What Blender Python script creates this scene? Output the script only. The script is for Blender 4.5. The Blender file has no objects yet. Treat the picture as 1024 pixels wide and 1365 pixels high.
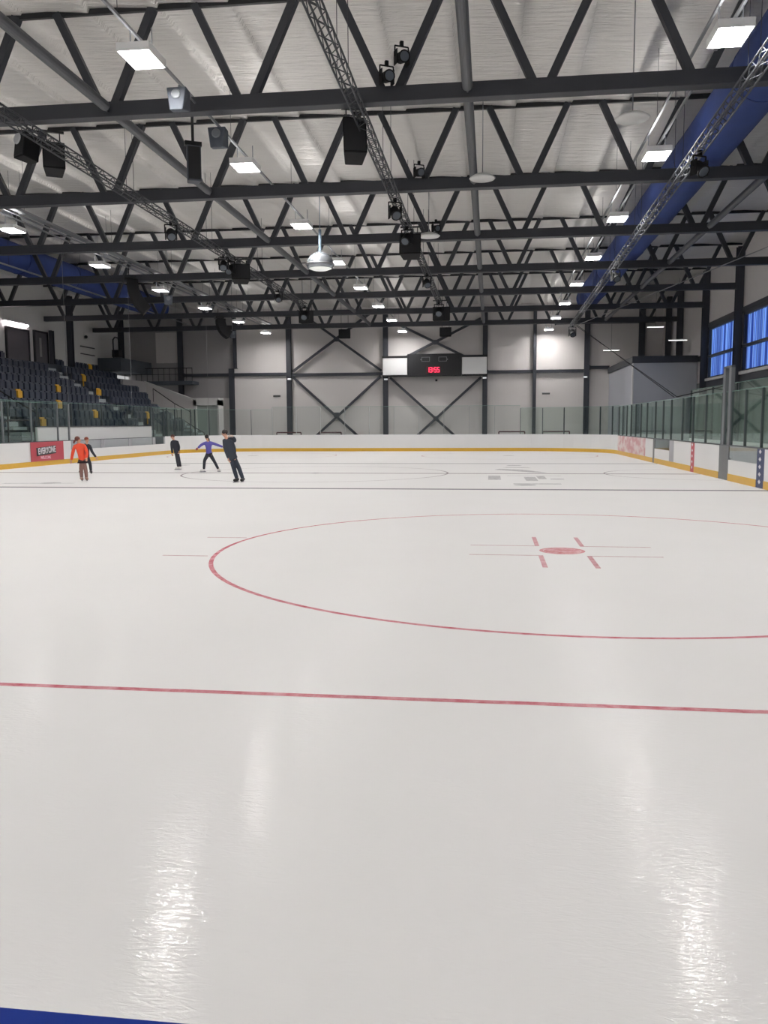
import bpy, math, random
from mathutils import Vector, Matrix
random.seed(7)
S = bpy.context.scene
COL = S.collection

# ------------------------------------------------------------------ camera, world, exposure
F_PX, YAW, PITCH, ROLL = 1116.66, 0.1263, -0.1045, -0.0049
CAM = Vector((-0.9432, -11.0432, 1.6594))
cy, sy, cp, sp = math.cos(YAW), math.sin(YAW), math.cos(PITCH), math.sin(PITCH)
fwd = Vector((-sy*cp, cy*cp, sp)); rgt = Vector((cy, sy, 0)); up = rgt.cross(fwd)
r_ = math.cos(ROLL)*rgt + math.sin(ROLL)*up
u_ = -math.sin(ROLL)*rgt + math.cos(ROLL)*up
cam_d = bpy.data.cameras.new('camera'); cam = bpy.data.objects.new('camera', cam_d); COL.objects.link(cam)
cam.matrix_world = Matrix(((r_.x, u_.x, -fwd.x, CAM.x), (r_.y, u_.y, -fwd.y, CAM.y), (r_.z, u_.z, -fwd.z, CAM.z), (0, 0, 0, 1)))
cam_d.sensor_fit = 'VERTICAL'; cam_d.sensor_height = 36; cam_d.lens = 36*F_PX/1365
cam_d.clip_start = 0.05; cam_d.clip_end = 300
S.camera = cam
W = bpy.data.worlds.new('world'); S.world = W; W.use_nodes = True
W.node_tree.nodes['Background'].inputs[0].default_value = (0.9, 0.9, 0.9, 1)
W.node_tree.nodes['Background'].inputs[1].default_value = 0.35
S.view_settings.view_transform = 'Standard'; S.view_settings.look = 'None'
S.view_settings.exposure = 0.54; S.view_settings.gamma = 1.0
S.view_settings.use_curve_mapping = False
S.cycles.transparent_max_bounces = 32
LAMP_CENTRE, LAMP_RIGHT, LAMP_LEFT = 86.0, 86.0, 95.0
UPLIGHT = 0.12      # glow added on the lamp tops to brighten the ceiling, share of lens brightness

# ------------------------------------------------------------------ materials
MATS = {}
def srgb(r, g, b):
    f = lambda c: (c/255/12.92) if c/255 <= 0.04045 else ((c/255+0.055)/1.055)**2.4
    return (f(r), f(g), f(b), 1)
def mat(name, col, rough=0.6, metal=0.0, spec=0.5, noise=0.0, nscale=4.0, bump=0.0, bscale=40.0):
    if name in MATS: return MATS[name]
    m = bpy.data.materials.new(name); m.use_nodes = True; MATS[name] = m
    nt = m.node_tree; b = nt.nodes['Principled BSDF']
    b.inputs['Roughness'].default_value = rough; b.inputs['Metallic'].default_value = metal
    b.inputs['Specular IOR Level'].default_value = spec
    c = srgb(*col); b.inputs['Base Color'].default_value = c
    tc = nt.nodes.new('ShaderNodeTexCoord')
    if noise:
        n = nt.nodes.new('ShaderNodeTexNoise'); n.inputs['Scale'].default_value = nscale; n.inputs['Detail'].default_value = 4
        mx = nt.nodes.new('ShaderNodeMix'); mx.data_type = 'RGBA'
        mx.inputs[6].default_value = tuple(x*(1-noise) for x in c[:3])+(1,)
        mx.inputs[7].default_value = tuple(min(1, x*(1+noise)) for x in c[:3])+(1,)
        nt.links.new(tc.outputs['Object'], n.inputs['Vector']); nt.links.new(n.outputs['Fac'], mx.inputs[0])
        nt.links.new(mx.outputs[2], b.inputs['Base Color'])
    if bump:
        n2 = nt.nodes.new('ShaderNodeTexNoise'); n2.inputs['Scale'].default_value = bscale; n2.inputs['Detail'].default_value = 5
        bp = nt.nodes.new('ShaderNodeBump'); bp.inputs['Strength'].default_value = bump; bp.inputs['Distance'].default_value = 0.01
        nt.links.new(tc.outputs['Object'], n2.inputs['Vector']); nt.links.new(n2.outputs['Fac'], bp.inputs['Height'])
        nt.links.new(bp.outputs['Normal'], b.inputs['Normal'])
    return m
def emit(name, col, strength, base=(255, 255, 255)):
    if name in MATS: return MATS[name]
    m = mat(name, base, 0.5); b = m.node_tree.nodes['Principled BSDF']
    b.inputs['Emission Color'].default_value = srgb(*col); b.inputs['Emission Strength'].default_value = strength
    return m
def glass_mat(name, tint, refl=1.0):
    m = bpy.data.materials.new(name); m.use_nodes = True; MATS[name] = m
    nt = m.node_tree; nt.nodes.clear()
    o = nt.nodes.new('ShaderNodeOutputMaterial'); t = nt.nodes.new('ShaderNodeBsdfTransparent')
    g = nt.nodes.new('ShaderNodeBsdfGlossy'); g.inputs['Roughness'].default_value = 0.03
    g.inputs['Color'].default_value = (0.8, 0.92, 0.88, 1)
    t.inputs['Color'].default_value = tint
    lw = nt.nodes.new('ShaderNodeLayerWeight'); lw.inputs['Blend'].default_value = 0.5      # 'Facing': 0 head on, 1 grazing
    p5 = nt.nodes.new('ShaderNodeMath'); p5.operation = 'POWER'; p5.inputs[1].default_value = 5.0
    fr = nt.nodes.new('ShaderNodeMath'); fr.operation = 'MULTIPLY_ADD'; fr.inputs[1].default_value = 0.9; fr.inputs[2].default_value = 0.03
    nt.links.new(lw.outputs['Facing'], p5.inputs[0]); nt.links.new(p5.outputs[0], fr.inputs[0])
    mu = nt.nodes.new('ShaderNodeMath'); mu.operation = 'MULTIPLY'; mu.inputs[1].default_value = refl; mu.use_clamp = True
    mx = nt.nodes.new('ShaderNodeMixShader')
    nt.links.new(fr.outputs[0], mu.inputs[0]); nt.links.new(mu.outputs[0], mx.inputs[0])
    nt.links.new(t.outputs[0], mx.inputs[1]); nt.links.new(g.outputs[0], mx.inputs[2]); nt.links.new(mx.outputs[0], o.inputs[0])
    return m
steel = mat('dark_steel', (48, 50, 56), 0.5, noise=0.08, nscale=2)
steel_wall = mat('wall_steel', (56, 58, 66), 0.55, noise=0.06)
black = mat('black_paint', (20, 21, 25), 0.45, noise=0.1)
blackp = mat('black_plastic', (12, 12, 15), 0.7, spec=.3, noise=0.08)
tube_m = mat('grey_tube', (76, 78, 82), 0.45, noise=0.08, nscale=1.5)
alu = mat('aluminium', (150, 152, 156), 0.35, metal=0.8, noise=0.05)
lattice_m = mat('lattice_aluminium', (62, 64, 68), 0.45, metal=0.3, noise=0.1)
wall_m = mat('wall_panel', (218, 213, 211), 0.55, noise=0.015, nscale=0.6)
wall_grey = mat('wall_panel_grey', (160, 157, 158), 0.6, noise=0.03, nscale=0.6)  # also paints the dimmer light on the left of the end wall
wall_low = mat('wall_dark_lower', (128, 134, 132), 0.6, noise=0.08, nscale=0.8)
white_p = mat('white_plastic', (233, 233, 233), 0.4, noise=0.012, nscale=2)
white_wall = mat('white_paint', (215, 214, 212), 0.6, noise=0.02)
yellow = mat('yellow_kick', (222, 176, 62), 0.4, noise=0.06, nscale=3)
capgrey = mat('dark_cap', (74, 78, 84), 0.4, noise=0.05)
capwhite = mat('white_cap', (228, 230, 232), 0.4, noise=0.02)
blue_cap = mat('blue_cap', (4, 46, 140), 0.6, spec=.15, noise=0.05, nscale=8)
concrete = mat('concrete', (120, 122, 124), 0.8, noise=0.12, nscale=1.2, bump=0.2)
terrace_m = mat('terrace_concrete', (78, 84, 92), 0.8, noise=0.1, nscale=2)
step_m = mat('step_concrete', (168, 174, 178), 0.75, noise=0.1, nscale=3)
seat_m = mat('navy_seat', (54, 62, 80), 0.45, noise=0.12, nscale=6)
seat_o = mat('amber_seat', (226, 170, 44), 0.45, noise=0.08, nscale=6)
door_m = mat('grey_door', (92, 88, 94), 0.5, noise=0.05)
duct_m = mat('blue_fabric', (42, 62, 122), 0.8, noise=0.15, nscale=2.5, bump=0.3, bscale=6)
glass_g = glass_mat('green_glass', (0.875, 0.925, 0.90, 1), .8)
glass_f = glass_mat('clear_glass', (0.96, 0.975, 0.968, 1), 0.6)
acrylic = glass_mat('scuffed_acrylic', (0.84, 0.85, 0.87, 1), 0.6)
post_m = mat('glass_post_aluminium', (92, 98, 100), 0.4, metal=0.5, noise=0.05)

def ice_finish(nt, b):
    """thin wet gloss of a skated ice surface over a milky body"""
    N = nt.nodes.new; L = nt.links.new
    b.inputs['Specular IOR Level'].default_value = 0.0; b.inputs['Roughness'].default_value = 1.0
    tc = N('ShaderNodeTexCoord')
    mp = N('ShaderNodeMapping'); mp.inputs['Scale'].default_value = (8, 24, 14); mp.inputs['Rotation'].default_value = (0, 0, 0.3)
    L(tc.outputs['Object'], mp.inputs['Vector'])
    n2 = N('ShaderNodeTexNoise'); n2.inputs['Scale'].default_value = 1.5; n2.inputs['Detail'].default_value = 3; n2.inputs['Roughness'].default_value = 0.5
    n2.inputs['Distortion'].default_value = 1.4
    L(mp.outputs[0], n2.inputs['Vector'])
    bp = N('ShaderNodeBump'); bp.inputs['Strength'].default_value = 1.0; bp.inputs['Distance'].default_value = 0.0020
    L(n2.outputs['Fac'], bp.inputs['Height'])
    g = N('ShaderNodeBsdfGlossy'); g.inputs['Roughness'].default_value = 0.045; L(bp.outputs['Normal'], g.inputs['Normal']); L(bp.outputs['Normal'], b.inputs['Normal'])
    mx = N('ShaderNodeMixShader'); mx.inputs[0].default_value = 0.036
    out = nt.nodes['Material Output']
    L(b.outputs[0], mx.inputs[1]); L(g.outputs[0], mx.inputs[2]); L(mx.outputs[0], out.inputs[0])
def ice_material():
    m = bpy.data.materials.new('ice'); m.use_nodes = True; nt = m.node_tree; b = nt.nodes['Principled BSDF']
    tc = nt.nodes.new('ShaderNodeTexCoord'); n1 = nt.nodes.new('ShaderNodeTexNoise'); n1.inputs['Scale'].default_value = 0.5; n1.inputs['Detail'].default_value = 5
    nt.links.new(tc.outputs['Object'], n1.inputs['Vector'])
    mx = nt.nodes.new('ShaderNodeMix'); mx.data_type = 'RGBA'
    mx.inputs[6].default_value = srgb(231, 230, 229); mx.inputs[7].default_value = srgb(237, 236, 235)
    nt.links.new(n1.outputs['Fac'], mx.inputs[0]); nt.links.new(mx.outputs[2], b.inputs['Base Color'])
    ice_finish(nt, b)
    return m
def paint_material(name, c1, c2):
    """paint frozen under the ice, worn unevenly"""
    m = mat(name, c1, 0.35); nt = m.node_tree; b = nt.nodes['Principled BSDF']
    tc = nt.nodes.new('ShaderNodeTexCoord'); n = nt.nodes.new('ShaderNodeTexNoise'); n.inputs['Scale'].default_value = 7
    n.inputs['Detail'].default_value = 6; n.inputs['Roughness'].default_value = 0.7
    mx = nt.nodes.new('ShaderNodeMix'); mx.data_type = 'RGBA'
    mr = nt.nodes.new('ShaderNodeMapRange'); mr.inputs[1].default_value = 0.35; mr.inputs[2].default_value = 0.68
    nt.links.new(tc.outputs['Object'], n.inputs['Vector']); nt.links.new(n.outputs['Fac'], mr.inputs[0]); nt.links.new(mr.outputs[0], mx.inputs[0])
    mx.inputs[6].default_value = srgb(*c1); mx.inputs[7].default_value = srgb(*c2)
    nt.links.new(mx.outputs[2], b.inputs['Base Color']); ice_finish(nt, b)
    return m
def ceiling_material():
    m = bpy.data.materials.new('foil_insulation'); m.use_nodes = True; nt = m.node_tree; b = nt.nodes['Principled BSDF']
    N = nt.nodes.new; L = nt.links.new
    tc = N('ShaderNodeTexCoord')
    b.inputs['Roughness'].default_value = 0.30; b.inputs['Specular IOR Level'].default_value = 0.8; b.inputs['Metallic'].default_value = 0.45
    mp = N('ShaderNodeMapping'); mp.inputs['Scale'].default_value = (0.55, 4.5, 1); L(tc.outputs['Object'], mp.inputs['Vector'])
    n = N('ShaderNodeTexNoise'); n.inputs['Scale'].default_value = 1.5; n.inputs['Detail'].default_value = 5; n.inputs['Roughness'].default_value = 0.6
    n.inputs['Distortion'].default_value = 0.4
    L(mp.outputs[0], n.inputs['Vector'])
    bp = N('ShaderNodeBump'); bp.inputs['Strength'].default_value = 0.8; bp.inputs['Distance'].default_value = 0.16
    L(n.outputs['Fac'], bp.inputs['Height']); L(bp.outputs['Normal'], b.inputs['Normal'])
    n2 = N('ShaderNodeTexNoise'); n2.inputs['Scale'].default_value = 0.8; L(tc.outputs['Object'], n2.inputs['Vector'])
    mx = N('ShaderNodeMix'); mx.data_type = 'RGBA'; mx.inputs[6].default_value = srgb(232, 229, 224); mx.inputs[7].default_value = srgb(241, 238, 234)
    L(n2.outputs['Fac'], mx.inputs[0]); L(mx.outputs[2], b.inputs['Base Color'])
    return m

# ------------------------------------------------------------------ mesh builder
class MB:
    def __init__(s): s.v = []; s.f = []; s.m = []; s.k = 0
    def face(s, idx): s.f.append(tuple(idx)); s.m.append(s.k)
    def quad(s, a, b, c, d):
        n = len(s.v); s.v += [Vector(a), Vector(b), Vector(c), Vector(d)]; s.face((n, n+1, n+2, n+3)); return s
    def poly(s, pts):
        n = len(s.v); s.v += [Vector(p) for p in pts]; s.face(range(n, n+len(pts))); return s
    def hexa(s, p):   # 8 points: bottom 4 ccw, top 4 ccw
        n = len(s.v); s.v += [Vector(q) for q in p]
        for q in ((3, 2, 1, 0), (4, 5, 6, 7), (0, 1, 5, 4), (1, 2, 6, 5), (2, 3, 7, 6), (3, 0, 4, 7)): s.face([n+i for i in q])
        return s
    def box(s, x0, x1, y0, y1, z0, z1):
        return s.hexa([(x0, y0, z0), (x1, y0, z0), (x1, y1, z0), (x0, y1, z0), (x0, y0, z1), (x1, y0, z1), (x1, y1, z1), (x0, y1, z1)])
    def bar(s, p, q, w, h, upv=(0, 0, 1)):
        p = Vector(p); q = Vector(q); d = (q-p).normalized(); upv = Vector(upv)
        if abs(d.dot(upv)) > 0.98: upv = Vector((0, 1, 0))
        sx = d.cross(upv).normalized()*w/2; sz = sx.cross(d).normalized()*h/2
        return s.hexa([p-sx-sz, p+sx-sz, q+sx-sz, q-sx-sz, p-sx+sz, p+sx+sz, q+sx+sz, q-sx+sz])
    def tube(s, p, q, r, n=10, r2=None, caps=True):
        p = Vector(p); q = Vector(q); d = (q-p).normalized(); a = Vector((0, 0, 1)) if abs(d.z) < 0.9 else Vector((1, 0, 0))
        x = d.cross(a).normalized(); y = d.cross(x); r2 = r if r2 is None else r2; b = len(s.v)
        for c, rr in ((p, r), (q, r2)):
            for i in range(n):
                t = 2*math.pi*i/n; s.v.append(c+(x*math.cos(t)+y*math.sin(t))*rr)
        for i in range(n): s.face((b+i, b+(i+1) % n, b+n+(i+1) % n, b+n+i))
        if caps: s.face(range(b, b+n)); s.face(range(b+2*n-1, b+n-1, -1))
        return s
    def path(s, pts, r, n=8):
        for a, b in zip(pts[:-1], pts[1:]): s.tube(a, b, r, n)
        return s
    def lathe(s, prof, c=(0, 0, 0), n=20, ax=None):
        c = Vector(c); b = len(s.v)
        M = Vector(ax).normalized().to_track_quat('Z', 'Y').to_matrix() if ax else Matrix.Identity(3)
        for (r, z) in prof:
            for i in range(n):
                t = 2*math.pi*i/n; s.v.append(c+M @ Vector((r*math.cos(t), r*math.sin(t), z)))
        for j in range(len(prof)-1):
            for i in range(n): s.face((b+j*n+i, b+j*n+(i+1) % n, b+(j+1)*n+(i+1) % n, b+(j+1)*n+i))
        s.face(range(b+n-1, b-1, -1)); s.face(range(b+(len(prof)-1)*n, b+len(prof)*n))
        return s
    def ball(s, c, rx, ry, rz, n=12):
        k = n//2; b = len(s.v); c = Vector(c)
        for j in range(k+1):
            ph = math.pi*j/k
            for i in range(n):
                t = 2*math.pi*i/n
                s.v.append(c+Vector((rx*math.sin(ph)*math.cos(t), ry*math.sin(ph)*math.sin(t), rz*math.cos(ph))))
        for j in range(k):
            for i in range(n): s.face((b+j*n+i, b+(j+1)*n+i, b+(j+1)*n+(i+1) % n, b+j*n+(i+1) % n))
        return s
    def build(s, name, mats, parent=None, smooth=False, bevel=0):
        me = bpy.data.meshes.new(name); me.from_pydata([tuple(v) for v in s.v], [], s.f)
        if not isinstance(mats, (list, tuple)): mats = [mats]
        for m in mats: me.materials.append(m)
        me.polygons.foreach_set('material_index', s.m)
        me.validate(); me.update()
        if smooth: me.polygons.foreach_set('use_smooth', [True]*len(me.polygons))
        o = bpy.data.objects.new(name, me); COL.objects.link(o)
        if parent: o.parent = parent
        if bevel:
            b = o.modifiers.new('bevel', 'BEVEL'); b.width = bevel; b.segments = 2
        return o
def thing(name, label, cat, loc=(0, 0, 0), rz=0, group=None):
    o = bpy.data.objects.new(name, None); COL.objects.link(o); o.location = loc; o.rotation_euler = (0, 0, rz)
    o.empty_display_size = 0.2; o['label'] = label; o['category'] = cat
    if group: o['group'] = group
    return o
def tag(o, label, cat, group=None):
    o['label'] = label; o['category'] = cat
    if group: o['group'] = group
    return o
def struct(o, label=None, cat=None):
    o['kind'] = 'structure'
    if label: o['label'] = label
    if cat: o['category'] = cat
    return o
def copy_tree(o, parent=None):
    c = o.copy(); COL.objects.link(c); c.parent = parent
    for ch in list(o.children): copy_tree(ch, c)
    return c
def text_mesh(name, body, size, m, parent=None, ext=0.004, bold=0.0):
    cu = bpy.data.curves.new(name, 'FONT'); cu.body = body; cu.size = size; cu.extrude = ext; cu.offset = bold
    cu.align_x = 'CENTER'; cu.align_y = 'CENTER'
    o = bpy.data.objects.new(name+'_source', cu); COL.objects.link(o)
    dg = bpy.context.evaluated_depsgraph_get(); me = bpy.data.meshes.new_from_object(o.evaluated_get(dg))
    bpy.data.objects.remove(o); bpy.data.curves.remove(cu)
    me.materials.clear(); me.materials.append(m)
    t = bpy.data.objects.new(name, me); COL.objects.link(t); t.parent = parent
    return t
ORD = ['first', 'second', 'third', 'fourth', 'fifth', 'sixth', 'seventh', 'eighth', 'ninth', 'tenth', 'eleventh', 'twelfth', 'thirteenth', 'fourteenth', 'fifteenth', 'sixteenth', 'seventeenth', 'eighteenth', 'nineteenth', 'twentieth']

# ------------------------------------------------------------------ the hall: dimensions in metres, origin at the near right face-off spot
XL, XR, YN, YF = -19.46, 5.83, -10.34, 40.2      # rink boards
RC = 5.0                                          # corner radius
WL, WR, WE, ZC = -28.6, 11.2, 51.6, 10.27         # hall walls, ceiling height
TY = [6.55+6.46*i for i in range(7)]              # trusses

o = MB().quad((WL, -14, -0.03), (WR, -14, -0.03), (WR, WE, -0.03), (WL, WE, -0.03)).build('floor', concrete); struct(o, 'grey concrete floor around the rink', 'floor')

# ice with its painted lines in one mesh
ice_m = ice_material()
red_p = paint_material('red_ice_paint', (190, 98, 110), (222, 172, 178))
thin_p = paint_material('thin_red_ice_paint', (188, 150, 155), (214, 192, 194))
blue_p = paint_material('blue_line_paint', (132, 130, 136), (152, 150, 154))
centre_p = paint_material('centre_line_paint', (156, 146, 150), (180, 172, 174))
pale_p = paint_material('pale_prong_paint', (200, 146, 152), (222, 188, 192))
logo_p = paint_material('grey_logo_paint', (176, 174, 176), (220, 218, 218))
dot_p = paint_material('dot_paint', (200, 120, 128), (230, 196, 198))
mb = MB()
def rounded(inset=0.0, nseg=12):
    pts = []
    for (cx, cy_, a0) in ((XR-RC, YF-RC, 0), (XL+RC, YF-RC, 90)):
        for i in range(nseg+1):
            a = math.radians(a0+90*i/nseg); pts.append((cx+(RC-inset)*math.cos(a), cy_+(RC-inset)*math.sin(a)))
    return [(XR-inset, YN)]+pts+[(XL+inset, YN)]
mb.poly([(x, y, 0) for x, y in rounded()])
mb.k = 0
Z1 = 0.0012
def strip(x0, x1, y0, y1, k): mb.k = k; mb.quad((x0, y0, Z1), (x1, y0, Z1), (x1, y1, Z1), (x0, y1, Z1))
def ring(cx, cy_, r, w, k, a0=0, a1=360, n=120):
    mb.k = k
    for i in range(n):
        a = math.radians(a0+(a1-a0)*i/n); b = math.radians(a0+(a1-a0)*(i+1)/n)
        mb.quad(*[(cx+q*math.cos(t), cy_+q*math.sin(t), Z1) for q, t in ((r-w/2, a), (r+w/2, a), (r+w/2, b), (r-w/2, b))])
def disc(cx, cy_, r, k, n=32, sy_=1.0):
    mb.k = k; mb.poly([(cx+r*math.cos(2*math.pi*i/n), cy_+sy_*r*math.sin(2*math.pi*i/n), Z1) for i in range(n)])
strip(XL+.02, XR-.02, -6.16, -6.10, 1)                       # near goal line
strip(XL+.02, XR-.02, 10.16, 10.46, 3)                       # near blue line
strip(XL+.02, XR-.02, 16.98, 17.28, 4)                       # centre line
strip(XL+.02, XR-.02, 24.06, 24.36, 3)                       # far blue line
strip(XL+1.6, XR-1.6, 37.0, 37.06, 2)                        # far goal line
for cx in (0.0, -13.65):
    ring(cx, 0, 4.5, 0.055, 1)
    ring(cx, 0, 0.27, 0.05, 5, n=32); disc(cx, 0, 0.24, 5)
    for s in (-1, 1):
        for t in (-1, 1):
            strip(*sorted((cx+s*4.5, cx+s*5.1)), t*.86-.022, t*.86+.022, 2)
            strip(*sorted((cx+s*.27, cx+s*1.2)), t*.42-.02, t*.42+.02, 2)
            strip(*sorted((cx+s*.27, cx+s*.33)), *sorted((t*.42, t*1.32)), 7)
    ring(cx, 33.0, 4.5, 0.05, 2)
    disc(cx, 33.0, 0.3, 6)
    disc(cx, 11.9, 0.3, 6); disc(cx, 22.6, 0.3, 6)
ring(-6.86, 17.13, 4.5, 0.06, 4)
disc(-6.86, 17.13, 0.2, 3)
ring(5.8, 17.13, 3.0, 0.05, 4, 90, 270, 48)
# faded club mark in the ice beyond the near blue line
mb.k = 6
for (x0, x1, y0, y1) in ((-1.0, -0.62, 14.0, 16.0), (-0.3, 1.0, 12.2, 12.5), (0.1, 0.45, 13.6, 15.4), (0.5, 0.75, 14.4, 15.8), (0.85, 1.25, 14.2, 14.6), (-0.4, 1.3, 15.9, 16.05)):
    mb.quad((x0, y0, Z1), (x1, y0, Z1), (x1, y1, Z1), (x0, y1, Z1))
mb.poly([(-0.8, 19.5, Z1), (0.6, 17.7, Z1), (1.0, 17.7, Z1), (0.2, 19.6, Z1), (-0.6, 20.1, Z1)])
mb.poly([(-0.5, 20.9, Z1), (0.6, 20.7, Z1), (0.4, 21.2, Z1), (-0.3, 21.3, Z1)])
mb.poly([(-15.0, 11.6, Z1), (-12.9, 11.8, Z1), (-12.9, 11.95, Z1), (-15.0, 11.8, Z1)])
o = mb.build('ice_floor', [ice_m, red_p, thin_p, blue_p, centre_p, dot_p, logo_p, pale_p]); struct(o, 'white ice sheet with faded red and blue hockey lines', 'ice rink')

# hall walls
MBw = MB
o = MB().box(WL-.2, WR+.2, WE, WE+.2, -.03, 10.6).build('wall_end', wall_m); struct(o)
mb = MB().box(WL-.2, WL, -2, WE, 5.4, 10.6).build('wall_left', white_wall); struct(mb)
mb = MB()
mb.k = 0; mb.box(WR, WR+.2, -14, WE, 3.95, 4.05); mb.box(WR, WR+.2, -14, WE, 6.95, 10.6)
for y0, y1 in ((-14, 25.4), (27.0-.55, 27.0-.5), (32.05, 32.75), (38.6, WE)): mb.box(WR, WR+.2, y0, y1, 4.05, 6.95)
mb.k = 1; mb.box(WR, WR+.2, -14, WE, -.03, 3.95)
struct(mb.build('wall_right', [wall_m, wall_low]))
# ceiling: foil sheets sagging between purlins
mb = MB(); ny = 96; xs = []
for i in range(27):
    xs += [-28.8+1.5*i+q for q in (.0, .3, .65, 1.0, 1.3, 1.46)]
xs.append(-28.8+27*1.5); nx = len(xs)-1; ys = [-14+(WE+.2+14)*j/ny for j in range(ny+1)]
for y in ys:
    for x in xs:
        t = (x+28.8+1e-6)/1.5; ph = t-math.floor(t)
        sag = 0.085*min(ph/.973, 1)**1.3*(1+0.25*math.sin(y*1.1+math.floor(t)*2.1)) + 0.015*math.sin(y*2.9+x*.7)
        mb.v.append(Vector((x, y, ZC+0.05-sag)))
for j in range(ny):
    for i in range(nx): a = j*(nx+1)+i; mb.face((a, a+nx+1, a+nx+2, a+1))
struct(mb.build('ceiling', ceiling_material(), smooth=True))

# end wall, grey sheet painting the dimmer light on its left part, and its doors
tag(MB().box(WL+.01, -20.35, WE-.06, WE-.005, 3.7, 9.9).build('wall_shade_sheet', wall_grey), 'grey sheet painting dimmer light on the left part of the end wall', 'painted shade')

# windows in the right wall
def blind_mat():
    m = bpy.data.materials.new('blue_blind'); m.use_nodes = True; nt = m.node_tree; b = nt.nodes['Principled BSDF']
    tc = nt.nodes.new('ShaderNodeTexCoord'); mp = nt.nodes.new('ShaderNodeMapping'); mp.inputs['Scale'].default_value = (0, 1.6, 0.03)
    n = nt.nodes.new('ShaderNodeTexNoise'); n.inputs['Scale'].default_value = 1.5; n.inputs['Detail'].default_value = 1
    cr = nt.nodes.new('ShaderNodeValToRGB'); cr.color_ramp.interpolation = 'EASE'
    e = cr.color_ramp.elements; e[0].position = 0.46; e[0].color = srgb(34, 62, 142); e[1].position = 0.58; e[1].color = srgb(118, 156, 214)
    nt.links.new(tc.outputs['Object'], mp.inputs[0]); nt.links.new(mp.outputs[0], n.inputs['Vector']); nt.links.new(n.outputs['Fac'], cr.inputs[0])
    nt.links.new(cr.outputs[0], b.inputs['Base Color']); nt.links.new(cr.outputs[0], b.inputs['Emission Color'])
    b.inputs['Emission Strength'].default_value = 0.6; b.inputs['Roughness'].default_value = 0.8
    return m
blind = blind_mat()
for k, (y0, y1) in enumerate(((32.75, 38.6), (25.45, 32.05))):
    w = thing('window_%d' % (k+1), ['blue daylit window with vertical blinds, farther from the camera', 'blue daylit window with vertical blinds at the right edge of the photo'][k], 'window', (WR, (y0+y1)/2, 4.0)); w['kind'] = 'structure'
    h = (y1-y0)/2
    m = MB()
    m.box(-.06, .16, -h, -h+.18, .05, 2.95); m.box(-.06, .16, h-.18, h, .05, 2.95); m.box(-.06, .16, -h, h, .03, .2); m.box(-.06, .16, -h, h, 2.8, 2.96)
    m.box(-.08, .1, -h, h, 1.26, 1.40)
    m.build('window_frame', steel_wall, w)
    MB().box(-.16, .02, -h-.1, h+.1, -.02, .12).build('window_sill', white_wall, w)
    n = 14
    for lo, hi in ((.2, 1.26), (1.40, 2.8)):
        m = MB()
        for i in range(n):
            a = -h+.18+(2*h-.36)*i/n; b = a+(2*h-.36)/n*.96
            m.hexa([(.05, a, lo), (.09, b, lo), (.10, b, lo), (.06, a, lo), (.05, a, hi), (.09, b, hi), (.10, b, hi), (.06, a, hi)])
        m.build('window_blind', blind, w)
    MB().box(.12, .13, -h+.18, h-.18, .2, 2.8).build('window_pane', blind, w)
# dark trim lines over and under the windows
o = MB().box(WR-.08, WR, 22, 39.0, 3.62, 3.97).build('trim_1', steel_wall); struct(o)
o = MB().box(WR-.08, WR, 22, 39.0, 6.97, 7.2).build('trim_2', steel_wall); struct(o)

# ------------------------------------------------------------------ roof trusses
CH0, CH1 = 8.10, 8.40
def make_truss(i):
    y = TY[i]
    x0 = WL+.15 if i >= 3 else (-22.5 if i < 2 else -25.5)
    x1 = WR-.15 if i >= 2 else (9.0 if i == 0 else 10.9)
    names = ['nearest dark steel roof truss, at the top of the photo', 'second dark steel roof truss from the camera', 'third dark steel roof truss from the camera', 'fourth dark steel roof truss from the camera', 'fifth dark steel roof truss from the camera', 'sixth dark steel roof truss, last but one before the end wall', 'farthest dark steel roof truss, just before the end wall']
    t = thing('roof_truss', names[i], 'truss', (0, y, CH0), group='roof trusses spanning the hall')
    MB().box(x0, x1, -.14, .14, 0, .30).build('bottom_chord', steel, t, bevel=0.012)
    MB().box(x0, x1, -.04, .04, 2.09, 2.20).build('top_chord', black, t)
    k = math.ceil((x0+1.2)/3.0)
    while k*3.0 < x1-1.0:
        xc = k*3.0
        for s in (-1, 1):
            a = (xc+s*.17, 0, .28); b = (xc+s*1.05, 0, 2.14)
            MB().bar(a, b, .16, .17, (0, 1, 0)).build('web_member', steel, t)
        k += 1
    return t
for i in range(7): make_truss(i)

# bracing tubes between trusses, along the bottom chords
tubes = {'middle': -1.45, 'left': -8.95, 'right': 6.35}
for nm, x in tubes.items():
    for i in range(-1, 6):
        y0 = TY[i]+.14 if i >= 0 else TY[0]-6.3; y1 = TY[i+1]-.14
        where = 'above the camera side of the nearest truss' if i < 0 else 'between the %s and %s roof trusses' % (ORD[i], ORD[i+1])
        if i < 0 and nm == 'right': continue
        t = thing('bracing_tube', 'grey round bracing tube, %s line, %s' % (nm, where), 'tube', (x, y0, 8.27), group='%s line of bracing tubes' % nm)
        L = y1-y0
        MB().tube((0, .12, 0), (0, L-.12, 0), .105, 14).build('tube', tube_m, t, smooth=False)
        for a in (0, L-.14): MB().box(-.02, .02, a, a+.14, -.09, .09).build('end_plate', steel, t)

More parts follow.
